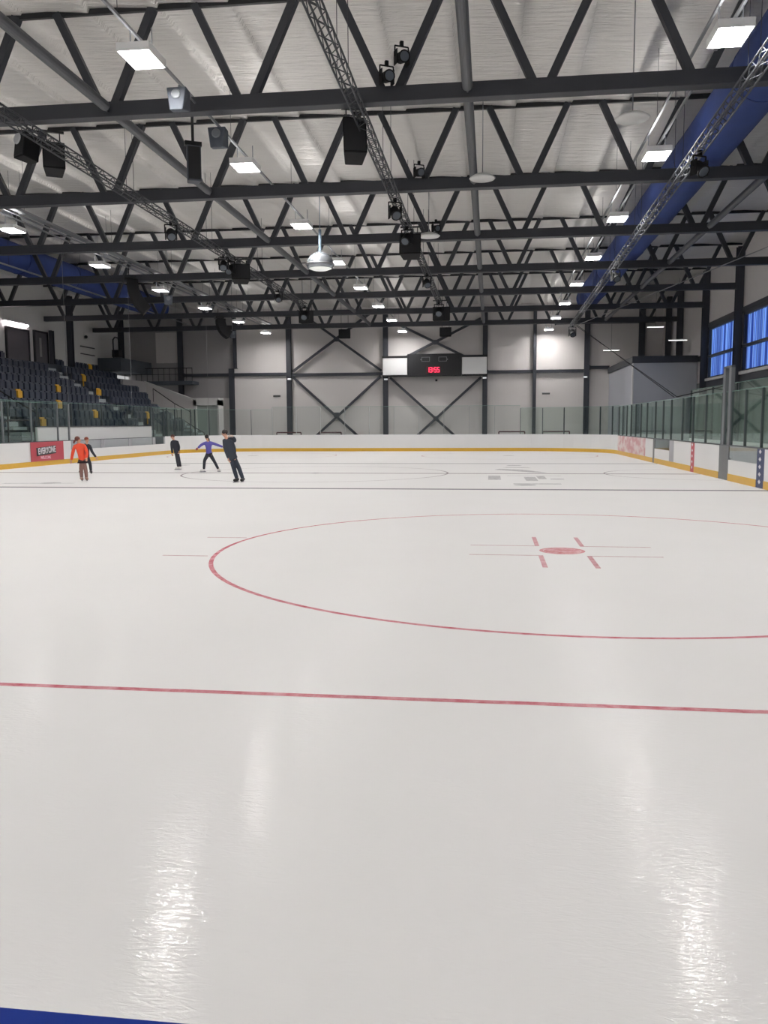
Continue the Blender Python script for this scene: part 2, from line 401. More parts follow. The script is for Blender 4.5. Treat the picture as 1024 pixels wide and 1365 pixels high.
# ------------------------------------------------------------------ wall steelwork
def column(x, y, z0, z1, label, w=.3, group='steel columns along the walls', m=steel_wall):
    t = thing('steel_column', label, 'column', (x, y, z0), group=group)
    c = MB(); h = z1-z0
    c.box(-w/2, w/2, -.16, -.13, 0, h); c.box(-w/2, w/2, .12, .15, 0, h); c.box(-.02, .02, -.13, .12, 0, h)
    c.build('flanged_section', m, t)
    MB().box(-w/2-.06, w/2+.06, -.2, .19, 0, .03).build('base_plate', m, t)
    return t
colx = [(-24.5, 'left of the grey stairwell door, on the end wall'), (-20.5, 'beside the white door box at the end of the stands'), (-16.03, 'at the left end of the left cross bracing'), (-8.7, 'between the two bays of cross bracing, left of the scoreboard'), (-1.37, 'right of the scoreboard'), (5.9, 'behind the far right corner of the rink')]
for x, w in colx:
    column(x, WE-.2, 0, 10.1 if x != -20.5 else 5.9, 'dark steel column '+w, .36)
column(-20.2, WE-.2, 5.9, 10.1, 'slim dark steel upper column above the horizontal rail, left part of end wall', .2)
column(2.2, WE-.18, 0, 10.1, 'slim dark steel column between the scoreboard bay and the far right corner', .24)
column(9.7, WE-.2, 5.6, 10.1, 'dark steel column above the corner room roof, on the end wall', .4)
for y, w in ((TY[4], 'between the two blue windows'), (TY[5], 'at the far side of the blue windows'), (TY[6], 'above the front edge of the grey corner room')):
    column(WR-.2, y, 5.61 if y == TY[6] else 0, 10.1, 'dark steel column on the right wall '+w, .34)
column(WR-.25, TY[6]+3.2, 5.61, 10.1, 'dark steel column behind the corner room parapet, near the hall corner', .34)
column(WL+.2, 41.9, 5.5, 10.1, 'dark steel column in the white wall above the stands', .34)
column(WL+.2, 49.6, 5.5, 10.1, 'dark steel column at the back of the stands near the end wall', .34)
column(WL+.25, 39.4, 5.5, 7.6, 'short dark jamb column beside the door with the tall glass strip', .2)
def girt(x0, x1, z, label, h=.22):
    t = thing('wall_girt', label, 'beam', ((x0+x1)/2, WE-.12, z), group='horizontal rails on the end wall'); w = (x1-x0)/2
    MB().box(-w, w, -.1, .1, -h/2, h/2).build('rail', steel_wall, t)
    MB().box(-w, -w+.06, -.12, .1, -h/2-.05, h/2+.05).build('end_cleat', steel_wall, t)
girt(-28.4, -24.7, 4.9, 'dark horizontal rail on the end wall behind the top of the stands')
girt(-24.3, -16.2, 5.45, 'dark horizontal rail on the end wall, left of the cross bracing')
girt(-15.85, -8.9, 5.38, 'dark horizontal rail crossing the left bay of cross bracing')
girt(-1.2, 5.7, 5.42, 'dark horizontal rail right of the scoreboard')
girt(6.1, 7.5, 5.65, 'short dark horizontal rail left of the corner room')
girt(-24.3, -16.2, 9.05, 'thin dark upper rail on the end wall under the farthest truss', .1)
girt(3.6, 10.6, 8.95, 'dark upper beam on the end wall at the right end', .42)
def cross(cx, zc, pts, label):
    t = thing('cross_bracing', label, 'bracing', (cx, WE-.3, zc), group='cross bracing on the end wall')
    for a, b in pts: MB().bar((a[0]-cx, 0, a[1]-zc), (b[0]-cx, 0, b[1]-zc), .17, .2, (0, 1, 0)).build('diagonal', steel_wall, t)
    MB().box(-.2, .2, -.12, -.09, -.17, .17).build('gusset_plate', steel_wall, t)
cross(-12.4, 2.37, [((-15.7, 5.2), (-9.95, 0.02)), ((-9.05, 5.2), (-14.85, 0.02))], 'lower dark X bracing in the left bay of the end wall')
cross(-12.35, 7.95, [((-15.75, 5.6), (-9.4, 10.1)), ((-9.0, 5.6), (-15.3, 10.1))], 'upper dark X bracing in the left bay of the end wall')
cross(-4.95, 2.05, [((-8.35, 5.08), (-2.7, 0.02)), ((-1.65, 5.05), (-7.2, 0.02))], 'lower dark X bracing under the scoreboard')
cross(-4.93, 7.6, [((-7.3, 6.5), (-1.7, 9.26)), ((-2.75, 6.5), (-8.4, 9.28))], 'upper dark X bracing above the scoreboard')

# ------------------------------------------------------------------ scoreboard
t = thing('scoreboard', 'black scoreboard with a red lit clock and a white panel at each end', 'scoreboard', (-5.04, WE-.62, 5.13))
bp_ = MB().box(-1.98, 1.98, -.14, .14, 0, 1.62).build('black_panel', black, t, bevel=.02)
for s in (-3.3, -1.2, 1.2, 3.3): MB().box(s-.04, s+.04, .1, .6, .7, .78).build('wall_bracket', steel_wall, t)
for s, nm in ((-1, 'left'), (1, 'right')):
    MB().box(*sorted((s*2.02, s*3.8)), -.1, .1, .12, 1.34).build('white_panel', white_p, t)
    MB().box(*sorted((s*2.0, s*3.84)), -.12, .12, 1.34, 1.5).build('panel_frame', black, t)
    MB().box(*sorted((s*2.0, s*3.84)), -.12, .12, 0, .12).build('panel_frame', black, t)
    f = MB(); c = s*.62-.02
    for (x0, x1, z0, z1) in ((c-.3, c+.3, 1.36, 1.39), (c-.3, c+.3, 1.06, 1.09), (c-.3, c-.27, 1.06, 1.39), (c+.27, c+.3, 1.06, 1.39)): f.box(x0, x1, -.155, -.14, z0, z1)
    f.box(*sorted((c+s*.32, c+s*.38)), -.155, -.14, 1.17, 1.25)
    f.build('score_window', mat('score_outline', (120, 122, 124), .5), bp_)
clock = MB().box(-.62, .45, -.155, -.14, .2, .72).build('clock_window', mat('clock_back', (60, 20, 26), .4), bp_)
red_led = emit('red_led', (255, 48, 84), 3.0, (120, 10, 20))
SEG = {'1': 'bc', '3': 'abgcd', '5': 'afgcd', '7': 'abc'}
def digit(ch, x):
    m = MB(); w, h, th, y0, z0 = .17, .36, .03, -.17, .28
    R = {'a': (0, w, h-th, h), 'g': (0, w, h/2-th/2, h/2+th/2), 'd': (0, w, 0, th), 'f': (0, th, h/2, h), 'b': (w-th, w, h/2, h), 'e': (0, th, 0, h/2), 'c': (w-th, w, 0, h/2)}
    for s_ in SEG[ch]: a, b, c, d = R[s_]; m.box(x+a, x+b, y0, -.155, z0+c, z0+d)
    return m.build('clock_digit', red_led, bp_)
for ch, x in (('1', -.55), ('3', -.33), ('5', -.02), ('5', .2)): digit(ch, x)
m = MB(); m.box(-.1, -.06, -.17, -.155, .36, .41); m.box(-.1, -.06, -.17, -.155, .5, .55); m.build('clock_colon', red_led, bp_)
tag(MB().box(-5.0, -4.86, WE-.35, WE-.1, 4.78, 4.93).build('wall_camera', black, bevel=.01), 'tiny black camera on the end wall just under the scoreboard', 'camera')
for x, w in ((-17.04, 'left'), (3.05, 'right')):
    t = thing('wall_sign', 'small dark sign plate high on the end wall, %s of the scoreboard' % w, 'sign', (x, WE-.06, 3.8))
    MB().box(-.28, .28, -.02, .02, -.05, .06).build('plate', mat('dark_sign', (84, 86, 84), .5), t); MB().box(-.3, .3, -.035, .0, .06, .09).build('top_edge', alu, t)
for x, z, w in ((-15.95, 5.05, 'left of the cross bracing'), (-8.65, 4.95, 'just left under the scoreboard'), (-1.4, 4.98, 'just right under the scoreboard'), (5.8, 4.95, 'by the far right rink corner')):
    t = thing('emergency_light', 'small white lamp fitting on the dark column '+w, 'lamp', (x, WE-.42, z), group='small white lamps on the end wall columns')
    MB().box(-.14, .14, -.06, .06, -.05, .07).build('housing', white_p, t, bevel=.01); MB().box(-.11, .11, -.08, -.06, -.04, .05).build('lens', emit('dim_lens', (240, 245, 250), .5), t)

# ------------------------------------------------------------------ corner room at the far right
t = thing('corner_room', 'pale grey box room with a dark roof edge in the far right corner', 'room', (9.35, 46.2, 0))
MB().box(-1.85, 1.8, -5.2, 5.3, 0, 5.2).build('room_walls', mat('room_grey', (178, 180, 188), .6, noise=.02), t)
MB().box(-1.95, 1.8, -5.32, 5.3, 5.2, 5.6).build('roof_edge', steel_wall, t)
MB().box(-1.92, -1.85, -5.25, -5.0, 0, 5.2).build('corner_trim', white_wall, t)
t2 = MB().box(0, .12, -.5, .0, 0, .3).build('floodlight', black); t2.location = (WR-.125, 40.6, 5.2); tag(t2, 'small black floodlight on the right wall beside the corner room roof', 'floodlight')
for x, y, z, lb in ((9.9, 47.5, 8.0, 'slim lit white strip lamp hanging above the corner room roof'), (7.2, 48.5, 6.6, 'slim lit white strip lamp on the end wall left of the corner room'), (10.2, 42, 6.6, 'slim lit white strip lamp just above the front of the corner room')):
    t = thing('strip_lamp', lb, 'lamp', (x, y, z))
    MB().box(-.55, .55, -.06, .06, 0, .06).build('housing', white_p, t); MB().box(-.53, .53, -.05, .05, -.02, 0).build('tube', emit('strip_lamp_glow', (255, 255, 255), 2.0), t)
    MB().tube((0, 0, .06), (0, 0, ZC-z), .008, 6).build('hanging_wire', black, t)

# ------------------------------------------------------------------ rink boards and glass along a path
def arc(side, a0, a1, n=6):
    cx = XR-RC if side > 0 else XL+RC
    return [(cx+RC*math.cos(math.radians(a0+(a1-a0)*i/n)), YF-RC+RC*math.sin(math.radians(a0+(a1-a0)*i/n))) for i in range(n+1)]
def sweep(pts, o0, o1, z0, z1, mats, name, parent, org):
    """wall along pts, o = offset away from the ice"""
    m = MB(); n = len(pts); prof = ((o0, z0), (o1, z0), (o1, z1), (o0, z1))
    for i, (x, y) in enumerate(pts):
        a = pts[max(0, i-1)]; b = pts[min(n-1, i+1)]; d = Vector((b[0]-a[0], b[1]-a[1])).normalized(); nx_, ny_ = -d.y, d.x   # left of travel
        for o_, z in prof: m.v.append(Vector((x+nx_*o_-org[0], y+ny_*o_-org[1], z)))
    for i in range(n-1):
        for k in range(4): a = i*4+k; b = i*4+(k+1) % 4; m.face((a, b, b+4, a+4))
    m.face((3, 2, 1, 0)); m.face([4*(n-1)+k for k in range(4)])
    return m.build(name, mats, parent)
# direction: away-from-ice is to the LEFT of travel: right boards travel towards -Y, so pass reversed lists
BH = 1.02
def board(pts, label, panel=None, clear=False, cap=capwhite, group='dasher boards around the rink', kick=True, mid=None):
    mid = mid or pts[len(pts)//2]
    t = thing('dasher_board', label, 'rink board', (mid[0], mid[1], 0), group=group)
    panel = panel or white_p
    if clear:
        sweep(pts, 0, .03, .2, .6, panel, 'board_panel', t, mid); sweep(pts, .008, .022, .6, BH-.03, acrylic, 'clear_window', t, mid)
    else: sweep(pts, 0, .03, .2, BH-.03, panel, 'board_panel', t, mid)
    if kick: sweep(pts, -.012, .03, 0, .2, yellow, 'kick_plate', t, mid)
    sweep(pts, -.01, .12, BH-.03, BH, cap, 'cap_rail', t, mid)
    return t
# right boards: travel -Y has left = +X (away from ice)
grey_panel = mat('dark_board_panel', (112, 114, 116), .45, noise=.12, nscale=5)
pink_m = bpy.data.materials.new('faded_pink_print'); pink_m.use_nodes = True
nt = pink_m.node_tree; b_ = nt.nodes['Principled BSDF']; tc = nt.nodes.new('ShaderNodeTexCoord'); n_ = nt.nodes.new('ShaderNodeTexNoise'); n_.inputs['Scale'].default_value = 1.4; n_.inputs['Detail'].default_value = 3
mp = nt.nodes.new('ShaderNodeMapping'); mp.inputs['Scale'].default_value = (1, .8, 2.2)
cr = nt.nodes.new('ShaderNodeValToRGB'); e = cr.color_ramp.elements; e[0].position = .4; e[0].color = srgb(212, 158, 162); e[1].position = .6; e[1].color = srgb(232, 218, 216)
nt.links.new(tc.outputs['Object'], mp.inputs[0]); nt.links.new(mp.outputs[0], n_.inputs['Vector']); nt.links.new(n_.outputs['Fac'], cr.inputs[0]); nt.links.new(cr.outputs[0], b_.inputs['Base Color'])
red_mark = mat('red_mark', (196, 84, 96), .5, noise=.1); blue_mark = mat('blue_mark', (66, 76, 112), .5, noise=.08); white_mark = mat('white_mark', (225, 225, 230), .5)
right_secs = [
 (-10.3, -7.9, 'w', 'white dasher board on the right, nearest to the camera side'), (-7.9, -5.5, 'w', 'white dasher board on the right behind the near goal line end'), (-5.5, -3.1, 'w', 'white dasher board on the right beside the near goal line'),
 (-3.1, -.7, 'w', 'white dasher board on the right just before the near face-off circle'), (-.7, 1.7, 'w', 'white dasher board on the right beside the near face-off circle'), (1.7, 4.1, 'w', 'white dasher board on the right just past the near face-off circle'), (4.1, 6.5, 'w', 'white dasher board on the right well before the blue mark'), (6.5, 8.7, 'w', 'white dasher board on the right, second before the blue mark'), (8.7, 10.85, 'w', 'white dasher board on the right, cut by the photo edge beside the blue mark'),
 (10.85, 11.45, 'b', 'dark blue marker board with white diamonds, at the near blue line'),
 (11.45, 14.05, 'c', 'half clear gate board between the blue marker and the dark grey post board'),
 (14.05, 15.05, 'g', 'dark grey board under the thick glass post'),
 (15.05, 18.1, 'w', 'white dasher board between the dark grey board and the red marker'),
 (18.1, 18.6, 'r', 'red marker board at the centre line'),
 (18.6, 21.3, 'w', 'white dasher board just beyond the red marker'),
 (21.3, 22.1, 's', 'narrow pale grey board beside the far half clear gate'),
 (22.1, 25.0, 'c', 'half clear gate board before the pink faded advert'),
 (25.0, 25.35, 'g', 'thin dark marker board at the far blue line'),
 (25.35, 27.1, 'w', 'narrow white dasher board beside the faded pink advert')]
slate = mat('pale_grey_board', (176, 176, 182), .5, noise=.05)
for y0, y1, k, lb in right_secs:
    pts = [(XR, y1), (XR, y0)]; mid = (XR, (y0+y1)/2)
    if k == 'w': board(pts, lb, mid=mid, cap=capgrey)
    if k == 's': board(pts, lb, slate, mid=mid, cap=capgrey)
    if k == 'c': board(pts, lb, clear=True, mid=mid, cap=capgrey)
    if k == 'g':
        t = board(pts, lb, grey_panel, mid=mid, cap=capgrey, kick=False); sweep(pts, -.006, .03, .0, .2, grey_panel, 'kick_plate', t, mid)
    if k in 'br':
        m_ = blue_mark if k == 'b' else red_mark
        t = board(pts, lb, m_, mid=mid, cap=capgrey, kick=False); sweep(pts, -.006, .03, .0, .2, m_, 'kick_plate', t, mid)
        d = MB()
        for j in range(5):
            zc = .16+.19*j; hw, hh = (y1-y0)*.18, .06
            d.poly([(-.016, 0, zc-hh), (-.016, -hw, zc), (-.016, 0, zc+hh), (-.016, hw, zc)])
        d.build('diamond_marks', white_mark, t)
pts = [(XR, YF-RC), (XR, 27.1)]
board(pts, 'dasher board carrying the faded pink advert on the right', pink_m, mid=(XR, 31), cap=capgrey)
# corners and far end (travel: right corner counter-clockwise would put ice left; use clockwise = reversed)
def rev(p): return p[::-1]
board(rev(arc(1, 0, 45)), 'curved white board in the far right corner, nearer half')
board(rev(arc(1, 45, 90)), 'curved white board in the far right corner, farther half')
board(rev(arc(-1, 90, 135)), 'curved white board in the far left corner, farther half')
board(rev(arc(-1, 135, 180)), 'curved white board in the far left corner, nearer half')
fx = [XL+RC+(XR-XL-2*RC)*i/6 for i in range(7)]
fl = ['left end beside the dark coat', 'under the left half of the left cross bracing', 'under the right half of the left cross bracing', 'under the left half of the scoreboard', 'under the right half of the scoreboard', 'at the right end before the corner']
for i in range(6): board([(fx[i], YF), (fx[i+1], YF)], 'white dasher board of the far end, '+fl[i], mid=((fx[i]+fx[i+1])/2, YF))
# goal line marks on the boards
for x, y, lb in ((4.62, YF-1.42, 'right'), (XL+1.21, YF-1.42, 'left')):
    o = MB().box(-.03, .03, -.03, .03, 0, BH).build('goal_line_mark', red_mark); o.location = (x, y, 0); tag(o, 'thin red goal line mark on the far %s corner boards' % lb, 'marking')
# left boards: travel +Y has left = -X (away from ice)
left_secs = [(-10.3, -4, 'w', 'white dasher board on the left, nearest to the camera side'), (-4, 2, 'w', 'white dasher board on the left beside the near left face-off circle'), (2, 8, 'w', 'white dasher board on the left beyond the near face-off circle'), (8, 14, 'w', 'white dasher board on the left before the near blue line'), (14, 17.8, 'w', 'white dasher board at the left edge of the photo, before the red advert'),
 (17.8, 20.9, 'w', 'white dasher board immediately left of the red advert'), (20.9, 23.6, 'w', 'white dasher board behind the red advert'), (23.6, 24.3, 'w', 'short white dasher board right of the red advert'),
 (24.3, 27.4, 'p', 'half clear bench board, nearest to the camera'), (27.4, 30.5, 'p', 'half clear bench board, middle one of three'), (30.5, 33.6, 'p', 'half clear bench board, farthest of three'),
 (33.6, 35.2, 'k', 'half clear scuffed bench gate behind the skater in black'), (35.2, YF-RC, 'w', '')]
for y0, y1, k, lb in left_secs:
    if y1-y0 < .1: continue
    pts = [(XL, y0), (XL, y1)]; mid = (XL, (y0+y1)/2)
    if k == 'w': board(pts, lb, mid=mid, cap=capgrey if y0 < 24 else capwhite)
    else:
        t = board(pts, lb, clear=True, mid=mid, cap=capgrey)
        for yy in (y0+.1, y1-.1): MB().box(-.02, .02, yy-mid[1]-.08, yy-mid[1]+.08, .6, BH-.03).build('window_post', slate, t)
# near boards with the blue cap in front of the camera
t = thing('dasher_board', 'white near dasher board under a bright blue cap at the bottom left corner', 'rink board', (-6.8, YN, 0))
sweep([(XR, YN), (XL, YN)], 0, .03, .2, 1.07, white_p, 'board_panel', t, (-6.8, YN)); sweep([(XR, YN), (XL, YN)], -.01, .03, 0, .2, yellow, 'kick_plate', t, (-6.8, YN))
sweep([(XR, YN), (XL, YN)], -.0, .16, 1.07, 1.10, blue_cap, 'cap_rail', t, (-6.8, YN))['label'] = 'bright blue cap rail'

# glass panes and posts
def glass(p, q, z1, m, label, group, post=True, plabel=None, z0=BH, postm=post_m, off=.05, pw=.016):
    p = Vector((p[0], p[1])); q = Vector((q[0], q[1])); d = (q-p).normalized(); nrm = Vector((-d.y, d.x))*off
    c = (p+q)/2+nrm
    t = thing('rink_glass', label, 'glass panel', (c.x, c.y, z0), math.atan2(d.y, d.x), group=group); h = (q-p).length/2-.01
    pn_ = MB().box(-h, h, -.006, .006, 0, z1-z0).build('pane', m, t)
    MB().box(-h, h, -.012, .012, z1-z0-.012, z1-z0).build('top_edge', mat('glass_edge', (150, 186, 176), .2), pn_)
    if post:
        a = p+nrm
        o = MB().box(-pw, pw, -.035, .035, 0, z1-z0-.02).build('glass_post', postm); o.location = (a.x, a.y, z0); o.rotation_euler = (0, 0, math.atan2(d.y, d.x))
        tag(o, plabel or 'slim metal glass post', 'post', group+' posts')
ry = [35.2, 33.9, 32.6, 31.3, 30.0, 28.6, 27.1, 25.2, 23.6, 22.1, 20.2, 18.6, 16.9, 15.0, 14.0, 12.7, 11.3, 9.9, 8.5, 6.5, 4.5, 2.5]
for i in range(len(ry)-1):
    a, b = ry[i], ry[i+1]
    if b < 9: continue
    k = len([y for y in ry if y < a and y >= 9.9])
    lb = 'green glass panel on the right boards, %s from the right edge of photo' % ORD[max(0, 16-i)]
    glass((XR, a), (XR, b), 2.55, glass_g, lb, 'green glass along the right boards', plabel='slim post on the right boards, %s from the right edge of photo' % ORD[max(0, 16-i)])
t = thing('gate_post', 'thick grey double glass post above the dark grey board', 'post', (XR+.06, 14.5, BH))
for s in (-1, 1): MB().box(-.05, .05, s*.3-.12, s*.3+.12, 0, 2.2).build('upright', mat('gate_post_grey', (104, 108, 112), .4, noise=.08), t)
MB().box(-.05, .05, -.42, .42, 2.2, 2.26).build('head', capgrey, t)
# second glass line behind the right boards (penalty boxes) up to the wall
for i, (a, b) in enumerate(((26.5, 23.0), (23.0, 19.5), (19.5, 16.0), (16.0, 12.5), (12.5, 9.0))):
    glass((XR+1.7, a), (XR+1.7, b), 3.05, glass_g, 'green glass behind the penalty boxes on the right, %s from far end' % ORD[i], 'green glass behind the penalty boxes', z0=1.0, plabel='slim post of the rear penalty box glass, %s from far end' % ORD[i])
    o = MB().box(-.04, .04, -1.74, 1.74, 0, 1.0).build('box_back_wall', white_p); o.location = (XR+1.75, (a+b)/2, 0); tag(o, 'low white wall behind the penalty boxes, %s from far end' % ORD[i], 'low wall')
for i, (a, b) in enumerate(((21.9, 19.0), (14.0, 11.5))):
    t = thing('player_bench', ['pale player bench in the far penalty box on the right', 'pale player bench in the near penalty box on the right'][i], 'bench', (XR+1.3, (a+b)/2, 0)); h = (a-b)/2
    MB().box(-.18, .18, -h, h, .42, .47).build('seat', white_p, t)
    for s in (-1, 1): MB().box(-.15, .15, s*(h-.2)-.03, s*(h-.2)+.03, 0, .42).build('leg', capgrey, t)
for side, w in ((1, 'right'), (-1, 'left')):
    pts = rev(arc(side, 0 if side > 0 else 90, 90 if side > 0 else 180, 6))
    for i in range(6):
        glass(pts[i], pts[i+1], 2.6, glass_g if side > 0 else glass_f, 'curved corner glass panel, far %s corner, %s going clockwise' % (w, ORD[i]), 'glass in the far %s corner' % w, plabel='slim glass post, far %s corner, %s going clockwise' % (w, ORD[i]))
nx_ = 10; gx = [XL+RC+(XR-XL-2*RC)*i/nx_ for i in range(nx_+1)]
for i in range(nx_):
    glass((gx[i], YF), (gx[i+1], YF), 2.75, glass_f, 'clear glass panel above the far end boards, %s from the left' % ORD[i], 'glass above the far end boards', plabel='slim pale post in the far end glass, %s from the left' % ORD[i], pw=.014, postm=mat('pale_post', (176, 178, 178), .5))
ly = [(17.2, 19.15), (19.15, 21.2), (21.2, 23.3), (23.3, 24.25)]
for i, (a, b) in enumerate(ly):
    glass((XL, a), (XL, b), 2.62, glass_f, 'glass panel above the left boards, %s from the left edge of the photo' % ORD[i], 'glass above the left boards by the red advert', plabel='metal glass post above the left boards, %s from the left' % ORD[i], postm=alu)
o = MB().box(-.035, .035, -.035, .035, 0, 1.6).build('glass_post', alu); o.location = (XL-.05, 24.28, BH); tag(o, 'metal glass post where the glass ends above the benches', 'post', 'glass above the left boards by the red advert posts')
for i, (a, b) in enumerate(((34.0, 36.0), (33.0, 34.0))[:1]):
    glass((XL, 33.7), (XL, 35.2), 2.62, glass_f, 'glass panel above the bench gate behind the skater in black', 'glass by the bench gate', plabel='metal glass post at the far end of the benches')
# bench back: glass over low white wall
t = thing('bench_back_wall', 'low white wall behind the benches with stands above it', 'low wall', (-21.0, 30.6, 0))
MB().box(-.06, .06, -6.4, 6.3, .0, 1.6).build('wall_panel', white_p, t); MB().box(-.09, .09, -6.4, 6.3, 1.6, 1.65).build('top_rail', capgrey, t)
for i, (a, b) in enumerate(((24.3, 27.4), (27.4, 30.6), (30.6, 33.7), (33.7, 36.9))):
    glass((-21.0, a), (-21.0, b), 2.75, glass_g, 'tinted glass above the low bench wall, %s from left' % ORD[i], 'glass above the bench wall', z0=1.65, plabel='slim post of the glass above the bench wall, %s from the left' % ORD[i], off=0)
for i, (a, b) in enumerate(((17.0, 19.5), (19.5, 22.0), (22.0, 24.3), (36.9, 39.5), (39.5, 42.0), (42.0, 44.5), (44.5, 47.0))):
    glass((-21.0, a), (-21.0, b), 2.75, glass_g, 'tinted glass screen in front of the stands, %s from the left' % ORD[i], 'glass in front of the stands', z0=.9, plabel='slim post of the screen in front of the stands, %s from the left' % ORD[i], off=0)

# red advert with its lettering
t = thing('advertising_panel', 'red advert board reading EVERYONE on the left rink boards', 'sign', (XL+.02, 22.25, 0))
MB().box(0, .012, -1.32, 1.32, .2, BH-.03).build('red_sheet', mat('advert_red', (190, 72, 84), .45, noise=.06, nscale=2), t)
tr = math.radians(-3)
hb = MB().box(-.0, .01, -.86, .68, .46, .80); hb = hb.build('dark_plate', mat('advert_dark', (52, 50, 52), .5), t); hb.location = (.013, 0, 0); hb.rotation_euler = (tr*-1, 0, 0)
w1 = text_mesh('lettering', 'EVERYONE', .36, white_mark, t, .003, .008); w1.matrix_local = Matrix.Translation((.03, -.09, .63)) @ Matrix.Rotation(-tr, 4, 'X') @ Matrix.Rotation(math.radians(90), 4, 'Z') @ Matrix.Rotation(math.radians(90), 4, 'X') @ Matrix.Diagonal((.80, 1, 1, 1))
w2 = text_mesh('lettering', 'WELCOME', .17, mat('advert_pink', (246, 190, 204), .5), t, .003, .004); w2.matrix_local = Matrix.Translation((.02, -.2, .34)) @ Matrix.Rotation(math.radians(90), 4, 'Z') @ Matrix.Rotation(math.radians(90), 4, 'X')

# ------------------------------------------------------------------ grandstand
SX0, TD, RISE, Z0 = -21.6, .8, .48, 1.25
t = thing('grandstand', 'dark stepped concrete grandstand along the left side', 'grandstand', (-25, 30, 0))
m = MB()
for k in range(9):
    xa = SX0-TD*k; zt = Z0+RISE*k; m.box(max(xa-TD, WL+.02)+25, xa+25, -14, 17.4, 0, zt)
m.build('terrace', terrace_m, t)
m = MB()
for k in range(9):
    xa = SX0-TD*k; zt = Z0+RISE*k
    for ya, yb in ((24.0, 25.1), (38.0, 39.1), (45.6, 46.6)):
        if ya > 45 and k > 3: continue
        m.box(xa-TD+25, xa+25+.01, ya-30, yb-30, zt-.1, zt+.12); m.box(xa-TD*.5+25, xa+25+.42, ya-30, yb-30, zt-.25, zt-.12)
m.build('stair_flight', step_m, t)
MB().box(WL+.02+25, WL+.42+25, -14, 17.3, 5.09, 5.5).build('top_landing', terrace_m, t)
# seats
def seat_mesh():
    m = MB()
    m.box(-.04, .03, -.21, .21, .38, .82)          # back
    m.box(.03, .12, -.205, .205, .36, .74)         # folded seat
    m.box(-.02, .06, -.03, .03, 0, .38)            # bracket
    return m
sm = seat_mesh().build('stadium_seat', seat_m, bevel=.02); so = seat_mesh().build('stadium_seat', seat_o, bevel=.02)
me_n, me_o = sm.data, so.data; first = {'n': sm, 'o': so}
oranges = [(3, 28.9), (2, 31.4), (4, 34.1), (6, 37.6), (6, 40.7), (4, 39.6), (1, 34.0), (1, 41.4), (0, 26.7), (8, 44.6)]
olabels = {}
rowname = ['front row', 'second row', 'third row', 'fourth row', 'fifth row', 'sixth row', 'seventh row', 'eighth row', 'top row']
cnt = 0; cands = []
for k in range(9):
    ys_ = 22.3+.9*k if k < 7 else 29+1.2*(k-7)
    y = ys_
    while y < 47.1:
        if not any(a-.22 < y < b+.22 for a, b in ((24.0, 25.1), (38.0, 39.1))+(((45.6, 49),) if k < 4 else ())) and not (k == 8 and (34.3 < y < 39.8 or 41.4 < y < 42.4)):
            cands.append((k, y))
        y += .56
used = set()
for (k, y) in cands:
    isor = None
    for j, (kk, yy) in enumerate(oranges):
        if kk == k and abs(y-yy) <= .285 and j not in used: isor = j
    kind = 'o' if isor is not None else 'n'
    if kind == 'n' and cnt >= 290: continue
    if first[kind] is not None: s_ = first[kind]; first[kind] = None
    else:
        s_ = (sm if kind == 'n' else so).copy(); COL.objects.link(s_)
    s_.location = (SX0-TD*k-TD+.22, y, Z0+RISE*k)
    sec = 'before the near stair aisle' if y < 24 else ('between the two stair aisles' if y < 38.2 else 'beyond the far stair aisle')
    if kind == 'o':
        used.add(isor)
        tag(s_, 'amber folding seat in the %s, about %s along the stands' % (rowname[k], ['a quarter', 'a third', 'halfway', 'two thirds', 'most of the way'][min(4, max(0, int((y-24)/5)))]), 'stadium seat', 'amber seats scattered in the stands')
    else:
        cnt += 1; tag(s_, 'navy folding seat, %s, %s' % (rowname[k], sec), 'stadium seat', 'navy seats in the %s %s' % (rowname[k], sec))
print('seats', cnt, 'orange', len(used))

# doors, lamp and fittings on the wall behind the stands
def wall_door(i, y0, y1, z0, z1, lb, strip_):
    t = thing('door_%d' % i, lb, 'door', (WL, (y0+y1)/2, z0)); t['kind'] = 'structure'; h = (y1-y0)/2
    dl_ = MB().box(.0, .06, -h, h, 0, z1-z0).build('door_leaf', door_m, t)
    f = MB(); f.box(0, .1, -h-.12, -h, 0, z1-z0+.12); f.box(0, .1, h, h+.12, 0, z1-z0+.12); f.box(0, .1, -h, h, z1-z0, z1-z0+.12); f.build('door_frame', black, t)
    if strip_: MB().box(.06, .07, -.2, .05, .4, z1-z0-.3).build('door_glass', mat('pale_strip', (150, 150, 148), .3), dl_)
    return t
wall_door(1, 34.75, 37.0, 5.5, 7.25, 'wide grey double door behind the top of the stands, under the lit lamp', False)
wall_door(2, 37.75, 39.15, 5.5, 7.35, 'grey door with a tall pale glass strip behind the stands', True)
t = thing('strip_lamp', 'bright white strip lamp above the wide grey door at the top of the stands', 'lamp', (WL+.1, 35.7, 7.55))
MB().box(-.1, .1, -1.2, 1.2, .1, .2).build('housing', white_p, t); MB().box(-.09, .09, -1.18, 1.18, .0, .1).build('diffuser', emit('warm_strip', (255, 240, 244), 12.0), t)
t = thing('camera_platform', 'dark platform with a tripod frame behind the stands near the end wall', 'platform', (WL+.9, 47.5, 5.5))
MB().box(-.8, .9, -1.6, 3.8, 0, .9).build('platform', terrace_m, t)
fr = MB().path([(.2, -1.2, .9), (.2, -1.2, 2.2), (.2, -.9, 2.4), (.2, -.4, 2.4), (.2, -.2, 2.1), (.2, -.2, .9)], .045); fr.build('frame', black, t)
MB().box(0, .5, -1.0, -.4, 1.0, 1.5).build('equipment', black, t)
